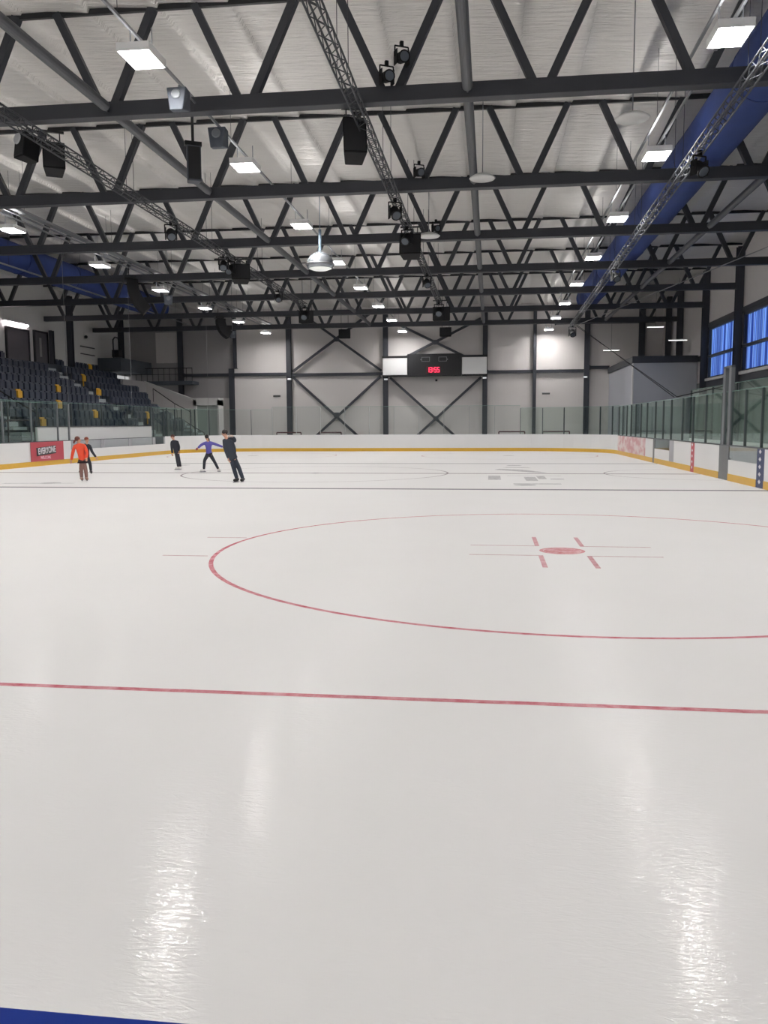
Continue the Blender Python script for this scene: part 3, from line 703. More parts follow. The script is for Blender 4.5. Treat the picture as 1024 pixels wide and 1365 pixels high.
for z, w in ((6.9, 'upper'), (7.4, 'lower')):
    o = MB().box(0, .06, -1.0, 1.0, 0, .06).build('wall_conduit', steel_wall); o.location = (WL, 44.6, z-.4); tag(o, '%s dark conduit on the white wall behind the stands' % ('lower' if z < 7 else 'upper'), 'conduit')
o = MB().ball((0, 0, 0), .12, .12, .12, 10).build('wall_camera', black); o.location = (WL+.14, 44.2, 7.7); tag(o, 'small round black camera on the white wall behind the stands', 'camera')
# projection screen like pale panel high on the end wall left
o = MB().box(-1.7, 0, -.05, .05, 0, 2.3).build('pale_panel', wall_m); o.location = (-24.75, WE-.12, 6.4); tag(o, 'pale rectangular panel high on the grey part of the end wall', 'panel')
t = thing('balcony', 'dark balcony with railing on the end wall above the stands', 'balcony', (-26.0, 50.6, 4.7))
MB().box(-2.5, 2.9, -.6, .8, 0, .25).build('slab', terrace_m, t)
r = MB(); [r.tube((x, -.55, .25), (x, -.55, 1.2), .02, 6) for x in [-2.4+.44*i for i in range(13)]]; r.tube((-2.4, -.55, 1.2), (2.9, -.55, 1.2), .03, 6); r.tube((-2.4, -.55, .75), (2.9, -.55, .75), .02, 6); r.build('railing', black, t)
# stairwell enclosure at the end of the stands with sloping white parapet
t = thing('stair_enclosure', 'white sloping stair wall at the far end of the stands', 'wall', (-24.7, 49.6, 0))
def prism(m, prof, y0, y1):
    n = len(prof); b = len(m.v)
    for y in (y0, y1): m.v += [Vector((x, y, z)) for x, z in prof]
    for i in range(n): m.face((b+i, b+(i+1) % n, b+n+(i+1) % n, b+n+i))
    m.face(range(b+n-1, b-1, -1)); m.face(range(b+n, b+2*n))
m = MB(); prism(m, [(-1.9, 0), (2.0, 0), (2.0, 3.45), (-1.9, 4.85)], -.08, .08); m.build('wall_panel', wall_m, t)
m = MB(); prism(m, [(-1.95, 4.75), (2.0, 3.36), (2.0, 3.54), (-1.95, 4.95)], -.14, .14); m.build('coping', white_wall, t)
MB().box(-2.05, -1.85, -4.0, .14, 3.0, 4.9).build('side_wall', wall_grey, t)
t = thing('door_3', 'white framed double door box beside the far left rink corner', 'door', (-21.85, 49.5, 0)); t['kind'] = 'structure'
f = MB(); f.box(-.95, -.75, -.2, .9, 0, 3.5); f.box(.85, .97, -.2, .9, 0, 3.5); f.box(-.95, .97, -.2, .9, 3.1, 3.65); f.build('door_frame', white_wall, t)
for s in (-1, 1): MB().box(*sorted((s*.01+.05, s*.79+.05)), -.05, .0, 0, 3.1).build('door_leaf', mat('pale_green_door', (172, 180, 176), .4, noise=.03), t)
# handrails
def rail(pts, label, posts=True, g='dark handrails at the stand stairs'):
    b = Vector(pts[0]); b.z = 0 if pts[0][2] < 3 else pts[0][2]-.95
    t = thing('handrail', label, 'handrail', b, group=g)
    MB().path([Vector(p)-b for p in pts], .03, 8).build('rail', black, t)
    for p in pts:
        q = Vector(p)-b; MB().tube(q, q-Vector((0, 0, .95)), .022, 6).build('post', black, t)
rail([(-25.2, 47.6, 4.3), (-23.6, 47.6, 3.2), (-22.4, 47.6, 2.6)], 'long dark sloping handrail in front of the white sloping stair wall')
rail([(-23.0, 46.9, 2.2), (-21.9, 46.9, 1.5), (-21.2, 46.9, 1.1)], 'short dark sloping handrail beside the lowest steps')
rail([(-24.3, 45.4, 2.75), (-22.6, 45.4, 2.75)], 'level dark guard rail at the end of the seats')
rail([(-21.5, 25.3, 2.2), (-22.9, 25.3, 3.0), (-24.3, 25.3, 3.9)], 'sloping dark handrail beside the near stair aisle')
rail([(-20.4, 18.5, 1.0), (-20.4, 21.0, 1.9), (-20.4, 23.0, 1.9)], 'dark rail behind the glass at the left edge of the photo')

# ------------------------------------------------------------------ lamps
def make_lamp(kind):
    t = thing('highbay_lamp', '', 'lamp')
    q_ = MB().box(-.30, .30, -.40, .40, .03, .10); [q_.box(*b_) for b_ in ((-.30, -.282, -.40, .40, -.045, .03), (.282, .30, -.40, .40, -.045, .03), (-.282, .282, -.40, -.382, -.045, .03), (-.282, .282, .382, .40, -.045, .03))]; q_.build('housing', white_p, t)
    MB().box(-.24, .24, -.3, .3, .101, .112).build('added_top_glow', emit('lamp_uplight_'+kind, (255, 252, 250), {'c': LAMP_CENTRE, 'r': LAMP_RIGHT, 'l': LAMP_LEFT}[kind]*UPLIGHT), t)  # emissive sheet added to throw light on the ceiling
    MB().box(-.28, .28, -.38, .38, 0, .03).build('lens', emit('lamp_lens_'+kind, (255, 252, 250), {'c': LAMP_CENTRE, 'r': LAMP_RIGHT, 'l': LAMP_LEFT}[kind]), t)
    for s in (-1, 1): MB().tube((s*.2, 0, .1), (s*.2, 0, .49), .012, 6).build('bracket', alu, t)
    return t
lamps = (('c', -7.23, 4.14, 8, 'middle-left row of lit lamps', -2), ('r', 3.07, 4.68, 8, 'right row of lit lamps', -2), ('l', -17.03, 16.26-6.46, 7, 'left row of lit lamps', -3))
for kind, x, y0, n, rw, neg in lamps:
    proto = None
    for i in range(neg, n):
        y = y0+6.46*i
        l = make_lamp(kind) if proto is None else copy_tree(proto)
        proto = proto or l
        l.location = (x, y, 8.25)
        vis = i if kind != 'l' else i-1
        if vis >= 0: l['label'] = 'bright white rectangular lamp, %s from the camera in the %s' % (ORD[vis], rw)
        else: l['label'] = 'rectangular lamp overhead behind the view, %s before the %s' % (ORD[-vis-1], rw)
        l['group'] = rw
# carrier rails for the lamp rows and trays
def runrail(x, y0, y1, z, label, w=.05, h=.05, m=alu, n=1, gap=.25, name='lamp_rail'):
    t = thing(name, label, 'rail', (x, y0, z))
    for i in range(n): MB().box(-w/2+i*gap, w/2+i*gap, 0, y1-y0, 0, h).build('channel', m, t)
    k = y0+1.2
    while k < y1:
        for i in range(n): MB().tube((i*gap, k-y0, h), (i*gap, k-y0, ZC-z+.05), .006, 5).build('hanger', steel, t)
        k += 6.46
for x in (-7.23, 3.07):
    runrail(x-.2, -10.5, 50.5, 8.72, 'thin bright carrier rail over the %s lamps' % ('middle-left' if x < 0 else 'right'))
    if x > 0: runrail(x+.2, -10.5, 50.5, 8.72, 'second thin carrier rail beside the right row of lamps')
runrail(-17.23, -10.5, 49.5, 8.72, 'bright double carrier rail over the left lamps', n=2, gap=.4)
runrail(-16.2, 8, 47, 8.58, 'wide pale cable tray above the left row of lamps', w=.22, h=.08, n=1, name='cable_tray')
runrail(-21.6, 16, 47, 8.5, 'thin pale conduit run above the grandstand', w=.06, h=.06, name='conduit')

# blue fabric ducts
def duct(x, z, r, y0, y1, label):
    t = thing('air_duct', label, 'duct', (x, y0, z))
    L = y1-y0; m = MB(); n = 28; seg = 40
    for j in range(seg+1):
        rr = r*(1-.02*math.sin(j*1.3)**2)
        for i in range(n): a = 2*math.pi*i/n; m.v.append(Vector((rr*math.cos(a), L*j/seg, rr*math.sin(a))))
    for j in range(seg):
        for i in range(n): m.face((j*n+i, j*n+(i+1) % n, (j+1)*n+(i+1) % n, (j+1)*n+i))
    m.face(range(n)); m.face([seg*n+i for i in range(n)][::-1])
    m.build('fabric_sleeve', duct_m, t, smooth=True)
    for k in range(0, 8):
        yy = 3+k*L/8.2
        if yy < L: MB().lathe([(r*1.012, 0), (r*1.012, .05)], (0, yy, 0), 28, (0, 1, 0)).build('hoop', mat('duct_hoop', (24, 44, 104), .7), t)
duct(4.85, 9.22, .68, -6, 42.2, 'long blue fabric air duct on the right under the ceiling')
duct(-22.35, 9.2, .66, 4, 42.2, 'long blue fabric air duct on the left above the stands')

# ------------------------------------------------------------------ aluminium lattice trusses with stage lights
def lattice(x, y0, y1, z, label, x1=None):
    x1 = x if x1 is None else x1
    L = math.hypot(y1-y0, x1-x); rz = -math.atan2(x1-x, y1-y0)
    t = thing('lighting_truss', label, 'lighting truss', (x, y0, z), rz, group='long aluminium lighting trusses')
    h = .10
    for a in (-1, 1):
        for b in (-1, 1): MB().tube((a*h, 0, b*h), (a*h, L, b*h), .019, 8).build('main_tube', lattice_m, t)
    m = MB(); n = int(L/.3)
    for i in range(n):
        a = i*L/n; b = (i+1)*L/n; s = 1 if i % 2 else -1
        for c in (-1, 1):
            m.tube((-h*s, a, c*h), (h*s, b, c*h), .009, 5, caps=False); m.tube((c*h, a, -h*s), (c*h, b, h*s), .009, 5, caps=False)
    m.build('lacing', lattice_m, t)
    for i in range(1, int(L/6.46)+1):
        for c in (-1, 1): MB().tube((c*h, i*6.46-2.6, h), (c*h, i*6.46-2.6, ZC-z), .007, 5).build('hanger_wire', steel, t)
    return t
lattice(-10.65, 1.0, 33.0, 7.86, 'lattice lighting truss running down the left side of the ceiling')
lattice(-3.6, 0.5, 33.5, 7.86, 'lattice lighting truss running down the middle of the ceiling')
lattice(3.62, 1.5, 44.5, 7.86, 'lattice lighting truss running down the right side of the ceiling', 4.15)

def spot(x, y, z, label, rz=0, tilt=.7, s=1.0):
    t = thing('stage_light', label, 'stage light', (x, y, z), rz, group='black stage lights on the lighting trusses'); t.scale = (s, s, s)
    d = Vector((0, -math.cos(tilt), -math.sin(tilt)))
    lb_ = MB().lathe([(.09, -.18), (.13, -.1), (.14, .1), (.15, .2)], (0, 0, -.28), 14, d).build('lamp_body', blackp, t)
    MB().lathe([(.125, .19), (.11, .21)], (0, 0, -.28), 14, d).build('lens', mat('spot_lens', (90, 96, 104), .2), lb_)
    m = MB(); m.path([(-.18, 0, -.28), (-.18, 0, -.02), (.18, 0, -.02), (.18, 0, -.28)], .018, 6); m.build('yoke', blackp, t)
    MB().box(-.04, .04, -.04, .04, -.02, .1).build('clamp', blackp, t)
    MB().box(-.17, -.15, -.1, .1, -.46, -.12).build('barn_door', blackp, lb_); MB().box(.15, .17, -.1, .1, -.46, -.12).build('barn_door', blackp, lb_)
for x, y, rz, lb in ((-3.6, 12.6, .4, 'under the middle lighting truss just past the second roof truss'), (-3.6, 15.9, -.3, 'under the middle lighting truss, beside the wide black speaker'), (-3.6, 24.3, .3, 'under the middle lighting truss between third and fifth roof trusses'), (-3.6, 32.5, 0, 'at the far end of the middle lighting truss'),
                    (-10.65, 14.2, .5, 'under the left lighting truss before the third roof truss'), (-10.65, 19.3, .2, 'left one of the pair under the left lighting truss'), (-10.65, 20.1, -.2, 'right one of the pair under the left lighting truss'), (-10.65, 27.3, .3, 'towards the far part of the left lighting truss'), (-10.65, 32.8, 0, 'at the far end of the left lighting truss'),
                    (3.75, 9.6, .5, 'under the right lighting truss in front of the blue duct'), (3.95, 24.0, .3, 'under the right lighting truss halfway along'), (4.15, 44.0, .2, 'at the far end of the right lighting truss')):
    spot(x, y, 7.74, 'black stage light '+lb, rz, s=1.0 if y < 30 else 1.3)
# lights clamped on the nearest and second roof trusses beside the middle lighting truss
for x, y, z, lb in ((-3.05, 6.3, 8.75, 'clamped on the nearest roof truss right of the middle lighting truss'), (-2.75, 6.3, 9.1, 'clamped up on a web of the nearest roof truss'), (-2.95, 12.75, 8.75, 'clamped on the second roof truss beside the middle bracing'), (-2.9, 19.2, 8.7, 'clamped on the third roof truss')):
    spot(x, y, z, 'small black projector light '+lb, .5, .2, .8)
def speaker(x, y, z, w, d, h, label, rz=0, tilt=0.0, taper=.75, hang=True, rod=.35):
    t = thing('loudspeaker', label, 'loudspeaker', (x, y, z), rz); t.rotation_euler = (tilt, 0, rz)
    a, b = w/2, d/2; q = w/2*taper
    MB().hexa([(-a, -b, -h/2), (a, -b, -h/2), (q, b, -h/2), (-q, b, -h/2), (-a, -b, h/2), (a, -b, h/2), (q, b, h/2), (-q, b, h/2)]).build('cabinet', blackp, t, bevel=.02); cab_ = t.children[-1] if t.children else t
    MB().box(-a+.03, a-.03, -b-.015, -b, -h/2+.04, h/2-.04).build('grille', mat('speaker_grille', (24, 25, 28), .7, bump=.5, bscale=120), cab_)
    if hang:
        m = MB(); m.tube((-a*.6, 0, h/2), (-a*.6, 0, h/2+rod), .015, 6); m.tube((a*.6, 0, h/2), (a*.6, 0, h/2+rod), .015, 6); m.box(-a, a, -.03, .03, h/2+rod-.02, h/2+rod+.02); m.build('hanging_bracket', black, t)
    return t
speaker(-3.86, 7.2, 7.62, .5, .5, .8, 'big black loudspeaker under the nearest roof truss on the middle lighting truss', .25, -.25)
speaker(-3.55, 16.7, 7.35, .7, .55, .65, 'wide black loudspeaker halfway down the middle lighting truss', 0, -.2)
speaker(-3.5, 33.2, 7.3, .9, .6, .7, 'black loudspeaker at the far end of the middle lighting truss')
t = speaker(-11.72, 8.1, 8.1, .42, .42, .55, 'black loudspeaker with a pale round horn at the left edge of the ceiling', -.5, -.15)
MB().lathe([(.13, 0), (.11, .03)], (0, -.27, .12), 16, (0, -1, 0)).build('horn', mat('pale_horn', (190, 192, 196), .4), t)
speaker(-11.3, 8.5, 7.95, .5, .6, .62, 'tapered black loudspeaker beside the one with the pale horn', .5, -.1)
speaker(-10.4, 20.6, 7.35, .7, .55, .6, 'black loudspeaker halfway down the left lighting truss', .3, -.2)
speaker(-10.7, 33.6, 7.35, .8, .55, .65, 'black loudspeaker at the far end of the left lighting truss', rod=2.5)
t = speaker(-8.04, 9.0, 7.85, .34, .3, .82, 'slim grey-black loudspeaker hanging on a pole left of the middle', .5, 0, .8, False)
MB().tube((0, 0, .45), (0, 0, 1.35), .035, 8).build('pole', black, t); MB().box(-.2, .2, -.08, .08, .42, .52).build('pole_bracket', black, t)
[c for c in t.children if c.name.startswith('cabinet')][0].data.materials[0] = mat('slate_plastic', (62, 66, 76), .5)
for x, y, w in ((-10.9, 46.5, 'left bay of cross bracing'), (-4.0, 46.5, 'scoreboard')): speaker(x, y, 7.82, .8, .4, .6, 'square black loudspeaker hanging in front of the '+w, 0, 0, .9, rod=2.12)
# curved line array clusters above the stands
def line_array(x, y, z, h, n, label, rz=.4, curve=.14):
    t = thing('line_array', label, 'loudspeaker', (x, y, z), rz); a = 0.0; p = Vector((0, 0, 0)); hh = h/n
    MB().box(-.4, .4, -.1, .4, .02, .12).build('flying_frame', black, t); MB().tube((0, .1, .1), (0, .1, .6), .02, 6).build('hanging_cable', black, t)
    for i in range(n):
        d = Vector((0, math.sin(a), -math.cos(a))); q = p+d*hh; nn = Vector((0, math.cos(a), math.sin(a)))*.5
        w = Vector((.42, 0, 0))
        MB().hexa([q-w, q+w, q+w*.8+nn, q-w*.8+nn, p-w, p+w, p+w*.8+nn, p-w*.8+nn]).build('speaker_cell', blackp, t, bevel=.01)
        p = q; a += curve
line_array(-17.3, 25.9, 8.2, 1.75, 7, 'tall curved black speaker array above the left part of the rink', -1.15)
line_array(-17.35, 38.6, 8.0, 1.4, 6, 'short curved black speaker array hanging near the end wall', -1.1, .2)
# pale moving-head floodlights on the nearest truss
for x, y, z, lb in ((-7.05, 5.5, 8.05, 'pale grey floodlight in front of the nearest roof truss'), (-6.85, 7.3, 7.9, 'pale grey floodlight just behind the nearest roof truss'), (-15.6, 26.5, 7.4, 'pale floodlight beside the tall speaker array'), (-16.6, 39.3, 7.2, 'pale floodlight beside the short speaker array')):
    t = thing('floodlight', lb, 'floodlight', (x, y, z), 0 if y < 10 else .4)
    MB().hexa([(-.13, -.2, -.3), (.13, -.2, -.3), (.18, .12, -.24), (-.18, .12, -.24), (-.2, -.16, .14), (.2, -.16, .14), (.18, .12, .14), (-.18, .12, .14)]).build('housing', mat('pale_grey_housing', (84, 90, 100), .6, noise=.05), t, bevel=.02)
    MB().lathe([(.1, 0), (.08, .02)], (0, -.18, 0), 16, (0, -1, 0)).build('lens', mat('dull_lens', (120, 124, 130), .3), t)
    arm = {5.5: .95, 7.3: -.65}.get(y)
    (MB().path([(0, 0, .14), (0, 0, .22), (0, arm, .22)], .02, 8) if arm else MB().tube((0, 0, .14), (0, 0, ZC-z-.03), .012, 6)).build('stem', alu, t)
# dome and white discs, added for lamp reflections in the near glass
t = thing('dome_reflection', 'round chrome and glass dome standing in for a lamp reflection, middle left of ceiling', 'lamp', (-6.8, 18.0, 7.0))
MB().lathe([(.20, -.02), (.44, 0), (.48, .12), (.44, .3), (.3, .46), (.12, .55), (.06, .6)], n=28).build('dome', mat('dome_metal', (168, 174, 180), .25, metal=.7), t, smooth=True)
MB().lathe([(.02, -.08), (.25, -.06), (.40, -.0), (.42, .03)], n=28).build('glass_face', emit('dome_glow', (230, 234, 228), .35, (220, 222, 216)), t, smooth=True)
MB().lathe([(.49, .10), (.51, .13), (.49, .16)], n=28).build('rim', alu, t, smooth=True)
MB().tube((0, 0, .6), (0, 0, 1.3), .05, 10).tube((0, 0, 1.3), (0, 0, 3.2), .012, 6).build('stem', mat('bluish_stem', (110, 128, 146), .4), t)
for x, y, r, lb in ((1.92, 7.56, .36, 'white round disc standing in for a lamp reflection, on the right, nearest of three'), (-1.2, 11.4, .34, 'white round disc standing in for a lamp reflection, beside the middle bracing tube'), (-3.05, 17.85, .38, 'white round disc standing in for a lamp reflection, beside the middle lighting truss')):
    t = thing('reflection_disc', lb, 'reflection stand-in', (x, y, 7.9))  # solid disc put in place of a lamp mirrored in glass
    MB().lathe([(r*.9, 0), (r, .03), (r*.7, .1), (.06, .16)], n=28).build('disc', mat('disc_white', (206, 206, 204), .4), t, smooth=True); MB().tube((0, 0, .15), (0, 0, ZC-7.93), .012, 6).build('stem', alu, t)
# sagging black cables on the top chord line and guy wires at right
t = thing('guy_wire', 'pair of dark wires running from the right lighting truss down to the glass', 'wire', (0, 0, 0))
for dx in (0, .12): MB().tube((4.3+dx, 44.3, 7.9), (5.95, 21.6+dx*4, 2.62), .014, 6).build('wire', mat('wire_rubber', (20, 20, 22), .95, spec=.1), t)
t = tag(MB().tube((5.95, 21.6, 2.62), (WR-.1, 25.5, 3.7), .02, 6).build('guy_wire', black), 'short dark wire rising from the glass to the right wall', 'wire')
tag(MB().tube((10.9, 11.5, 8.0), (4.6, 45.5, 8.0), .02, 6).build('ceiling_wire', mat('pale_wire', (150, 150, 152), .4)), 'long thin pale wire crossing under the trusses at the right', 'wire')
for i, (x, y) in enumerate(((-19.51, 24.3), (-19.51, 31.0), (-19.51, 43.0), (-19.51, 17.6))):
    o = MB().tube((0, 0, 0), (0, 0, ZC-2.7), .007, 5).build('net_wire', mat('pale_wire', (150, 150, 152), .4)); o.location = (x, y, 2.65); tag(o, 'thin pale vertical wire above the left glass, %s from the camera' % ORD[i], 'wire', 'vertical net wires on the left')

# stored goals behind the far boards
for x0, x1, lb in ((-.43, 1.15, 'just right of the scoreboard'), (2.24, 3.85, 'farther right of the scoreboard'), (-14.48, -12.9, 'left of the left cross bracing'), (-11.7, -10.3, 'under the left cross bracing')):
    t = thing('hockey_goal', 'stored dark goal frame behind the far boards, '+lb, 'goal', ((x0+x1)/2, 41.4, 0)); h = (x1-x0)/2
    MB().path([(-h, 0, 0), (-h, 0, 1.16), (h, 0, 1.16), (h, 0, 0)], .035, 8).build('goal_frame', mat('goal_red', (96, 60, 64), .5), t)
    MB().path([(-h, 0, .03), (-h*.8, .9, .03), (h*.8, .9, .03), (h, 0, .03)], .025, 6).build('base_tube', mat('goal_red', (96, 60, 64), .5), t)

# ------------------------------------------------------------------ skaters
skin_m = mat('skin', (214, 164, 140), .55)
def skin_build(name, verts, edges, m, parent, sub=2, root=0):
    """verts: (x,y,z,r)"""
    me = bpy.data.meshes.new(name); me.from_pydata([v[:3] for v in verts], edges, []); ob = bpy.data.objects.new(name, me); COL.objects.link(ob)
    md = ob.modifiers.new('skin', 'SKIN'); md.use_smooth_shade = True; md.branch_smoothing = .3
    for i, sv in enumerate(me.skin_vertices[0].data):
        r = verts[i][3]; sv.radius = (r if not isinstance(r, tuple) else r[0], r if not isinstance(r, tuple) else r[1]); sv.use_root = (i == root)
    sd = ob.modifiers.new('sub', 'SUBSURF'); sd.levels = sub; sd.render_levels = sub
    dg = bpy.context.evaluated_depsgraph_get(); dg.update()
    nm = bpy.data.meshes.new_from_object(ob.evaluated_get(dg)); bpy.data.objects.remove(ob); bpy.data.meshes.remove(me)
    nm.materials.clear(); nm.materials.append(m)
    o = bpy.data.objects.new(name, nm); COL.objects.link(o); o.parent = parent
    return o
def skater(loc, J, H, label, top, legs, hair, boot, top_name='jacket', gloves=None, face=(0, -1), pony=None, skirt=None, hood=None, coat=0.0, blouse=1.0, legs_name='trousers'):
    s = H/1.55
    rz = math.atan2(loc[0]-CAM.x, loc[1]-CAM.y)*-1
    t = thing('person', label, 'person', (loc[0], loc[1], 0), rz)
    V = lambda k: Vector(J[k])
    P = {}
    vs, es = [], []
    def add(name, p, r, par=None):
        vs.append((p[0], p[1], p[2], r)); P[name] = len(vs)-1
        if par is not None: es.append((P[par], P[name]))
    pel, neck, head = V('pelvis'), V('neck'), V('head'); chest = pel.lerp(neck, .68); waist = pel.lerp(neck, .35)
    add('pelvis', pel, .095*s); add('waist', waist, .085*s, 'pelvis'); add('chest', chest, .10*s, 'waist'); add('neck', neck, .042*s, 'chest')
    hd = (head-neck).normalized(); fdir = Vector((face[0], face[1], 0)).normalized(); sdir = Vector((0, 0, 1)).cross(fdir)
    add('jaw', head-hd*.045*s+fdir*.012*s, .058*s, 'neck'); add('brow', head+hd*.03*s, .078*s, 'jaw'); add('crown', head+hd*.085*s, .055*s, 'brow')
    add('nose', head+fdir*.094*s-hd*.005*s, .012*s, 'jaw')
    for k in ('L', 'R'):
        sh, el, ha = V('sh'+k), V('el'+k), V('ha'+k)
        add('sh'+k, sh, .048*s, 'chest'); add('el'+k, el, .036*s, 'sh'+k); wr = el.lerp(ha, .86); add('wr'+k, wr, .024*s, 'el'+k)
        hv = (ha-el).normalized(); side = hv.cross(Vector((0, 1, 0))).normalized(); palm = ha+hv*.02*s; add('palm'+k, palm, (.034*s, .018*s), 'wr'+k)
        for q, (o_, ln) in enumerate(((-.024, .05), (-.008, .062), (.008, .058), (.024, .045))):
            a = palm+side*o_*s+hv*.035*s; b = a+hv*ln*.5*s; c = b+(hv*.9+Vector((0, -.5, 0))).normalized()*ln*.5*s
            add('f%s%d' % (k, q), a, .0085*s, 'palm'+k); add('g%s%d' % (k, q), b, .008*s, 'f%s%d' % (k, q)); add('h%s%d' % (k, q), c, .007*s, 'g%s%d' % (k, q))
        a = palm-side*.036*s-hv*.01*s; add('t'+k, a, .010*s, 'palm'+k); add('u'+k, a-side*.018*s+hv*.03*s, .008*s, 't'+k)
        hp = pel+Vector((V('kn'+k)-pel).normalized())*.05*s; hp = pel.lerp(V('kn'+k), .18); 
        add('hip'+k, hp, .085*s, 'pelvis'); add('kn'+k, V('kn'+k), .055*s, 'hip'+k); add('an'+k, V('an'+k), .036*s, 'kn'+k)
        add('toe'+k, V('an'+k)+Vector(J.get('toe'+k, (0.02, -.12, -.04)))*.9, .03*s, 'an'+k)
    body_ = skin_build('body', vs, es, skin_m, t)
    # top
    k = blouse
    low = pel-(waist-pel)*.55
    tv = [(*low, .138*s*k), (*waist, .124*s*k), (*chest, .143*s*k), (*neck.lerp(head, .12), .066*s*k)]; te = [(0, 1), (1, 2), (2, 3)]
    if coat:
        hem = pel.lerp((V('knL')+V('knR'))/2, coat); tv.append((*hem, .15*s*k)); te.append((0, 4))
    for q in ('L', 'R'):
        b = len(tv); wr = V('el'+q).lerp(V('ha'+q), .96)
        tv += [(*V('sh'+q), .070*s*k), (*V('el'+q), .057*s*k), (*wr, .046*s*k)]; te += [(2, b), (b, b+1), (b+1, b+2)]
    skin_build(top_name, tv, te, top, t, root=2)
    # legs
    lv = [(*pel.lerp(waist, .5), .125*s)]; le = []
    for q in ('L', 'R'):
        b = len(lv); hp = pel.lerp(V('kn'+q), .22); an = V('kn'+q).lerp(V('an'+q), 1.04)
        lv += [(*hp, .100*s), (*V('kn'+q), .070*s), (*V('kn'+q).lerp(V('an'+q), .35), .066*s), (*an, .054*s)]; le += [(0, b), (b, b+1), (b+1, b+2), (b+2, b+3)]
    skin_build(legs_name, lv, le, legs, t)
    # skates
    for q in ('L', 'R'):
        an = V('an'+q); td = Vector(J.get('toe'+q, (.02, -.12, -.04))); td = Vector((td.x, td.y, 0)).normalized()
        bz = max(an.z-.09*s, .035)
        base = Vector((an.x, an.y, bz))
        bt_ = skin_build('skate_boot', [(*(an+Vector((0, 0, .03*s))), .062*s), (*(base+Vector((0, 0, .045*s))-td*.03*s), .062*s), (*(base+Vector((0, 0, .035*s))+td*.09*s), .052*s), (*(base+Vector((0, 0, .03*s))+td*.17*s), .038*s)], [(0, 1), (1, 2), (2, 3)], boot, t)
        zb = bz-.035; p0 = Vector((an.x, an.y, max(zb, .003)))-td*.09*s; p1 = Vector((an.x, an.y, max(zb, .003)))+td*.19*s
        MB().bar(p0+Vector((0, 0, .012)), p1+Vector((0, 0, .012)), .006, .024).tube(p0.lerp(p1, .25)+Vector((0, 0, .02)), p0.lerp(p1, .25)+Vector((0, 0, .055)), .01, 6).tube(p0.lerp(p1, .75)+Vector((0, 0, .02)), p0.lerp(p1, .75)+Vector((0, 0, .055)), .01, 6).build('skate_blade', alu, bt_)
    # hair
    hm = MB(); hm.ball(head+hd*.04*s-fdir*.018*s, .088*s, .088*s, .085*s, 14)
    if pony:
        a = head-fdir*.08*s; a = head+Vector(pony)*.5; 
    h = hm.build('hair', hair, t, smooth=True)
    if pony:
        pv = head+Vector(pony); skin_build('ponytail', [(*(head+Vector(pony)*.35+hd*.02), .03*s), (*(head+Vector(pony)*.8), .045*s), (*(pv+Vector((0, 0, -.09*s))), .025*s)], [(0, 1), (1, 2)], hair, t)
    for q in (-1, 1):
        MB().ball(head+fdir*.066*s+sdir*q*.028*s+hd*.01*s, .008, .008, .008, 8).build('eye', black, body_)
        MB().ball(head+sdir*q*.075*s-hd*.005*s, .012*s, .012*s, .022*s, 8).build('ear', skin_m, body_)
    MB().ball(head+fdir*.068*s-hd*.05*s, .02*s, .01*s, .006*s, 8).build('mouth', mat('lips', (170, 96, 92), .5), body_)
    if gloves:
        for q in ('L', 'R'):
            ha = V('ha'+q); hv = (ha-V('el'+q)).normalized(); side = hv.cross(Vector((0, 1, 0))).normalized(); pm = ha+hv*.02*s
            gv = [(*(ha-hv*.03*s), .032*s), (*pm, (.042*s, .026*s))]; ge = [(0, 1)]
            for o_, ln in ((-.024, .05), (-.008, .062), (.008, .058), (.024, .045)):
                b = len(gv); a = pm+side*o_*s+hv*.035*s; gv += [(*a, .013*s), (*(a+hv*ln*s), .011*s)]; ge += [(1, b), (b, b+1)]
            b = len(gv); a = pm-side*.036*s; gv += [(*a, .014*s), (*(a-side*.018*s+hv*.03*s), .012*s)]; ge += [(1, b), (b, b+1)]
            skin_build('glove', gv, ge, gloves, t)
    if skirt:
        m = MB(); c = pel-Vector((0, 0, .02*s)); n = 20; b0 = len(m.v)
        for r, z in ((.112*s, .05*s), (.135*s, -.03*s), (.165*s, -.10*s)):
            for i in range(n):
                a = 2*math.pi*i/n; rr = r*(1+(.06*math.sin(a*5) if z < 0 else 0)); m.v.append(c+Vector((rr*math.cos(a), rr*.85*math.sin(a), z)))
        for j in range(2):
            for i in range(n): m.face((j*n+i, j*n+(i+1) % n, (j+1)*n+(i+1) % n, (j+1)*n+i))
        o = m.build('skirt', skirt, t, smooth=True); sd = o.modifiers.new('solid', 'SOLIDIFY'); sd.thickness = .01
    if hood:
        c = Vector(hood[0]); m = MB(); n = 18
        ringp = [c+Vector((.13*s*math.cos(2*math.pi*i/n), .12*s*math.sin(2*math.pi*i/n), .045*s*math.cos(2*math.pi*i/n)*-1)) for i in range(n)]
        skin_build('hood', [(*(c+Vector((-.09*s, .03, .03))), .075*s), (*(c+Vector((0, 0, .02))), .10*s), (*(c+Vector((.09*s, .02, -.04*s))), .09*s), (*(c+Vector((.12*s, .02, -.12*s))), .04*s)], [(0, 1), (1, 2), (2, 3)], top, t)
        skin_build('fur_trim', [(*(c+Vector((-.09*s, -.10, .05*s))), .03*s), (*(c+Vector((-.01*s, -.12, .075*s))), .038*s), (*(c+Vector((.08*s, -.10, .06*s))), .034*s)], [(0, 1), (1, 2)], hood[1], t)
    return t
navy_coat = mat('navy_coat', (52, 58, 70), .7, noise=.1, nscale=12); char = mat('charcoal_cloth', (44, 46, 56), .75, noise=.12, nscale=12)
orange_j = mat('orange_jacket', (242, 84, 52), .6, noise=.06, nscale=12); blue_j = mat('periwinkle_top', (98, 92, 176), .6, noise=.07, nscale=12)
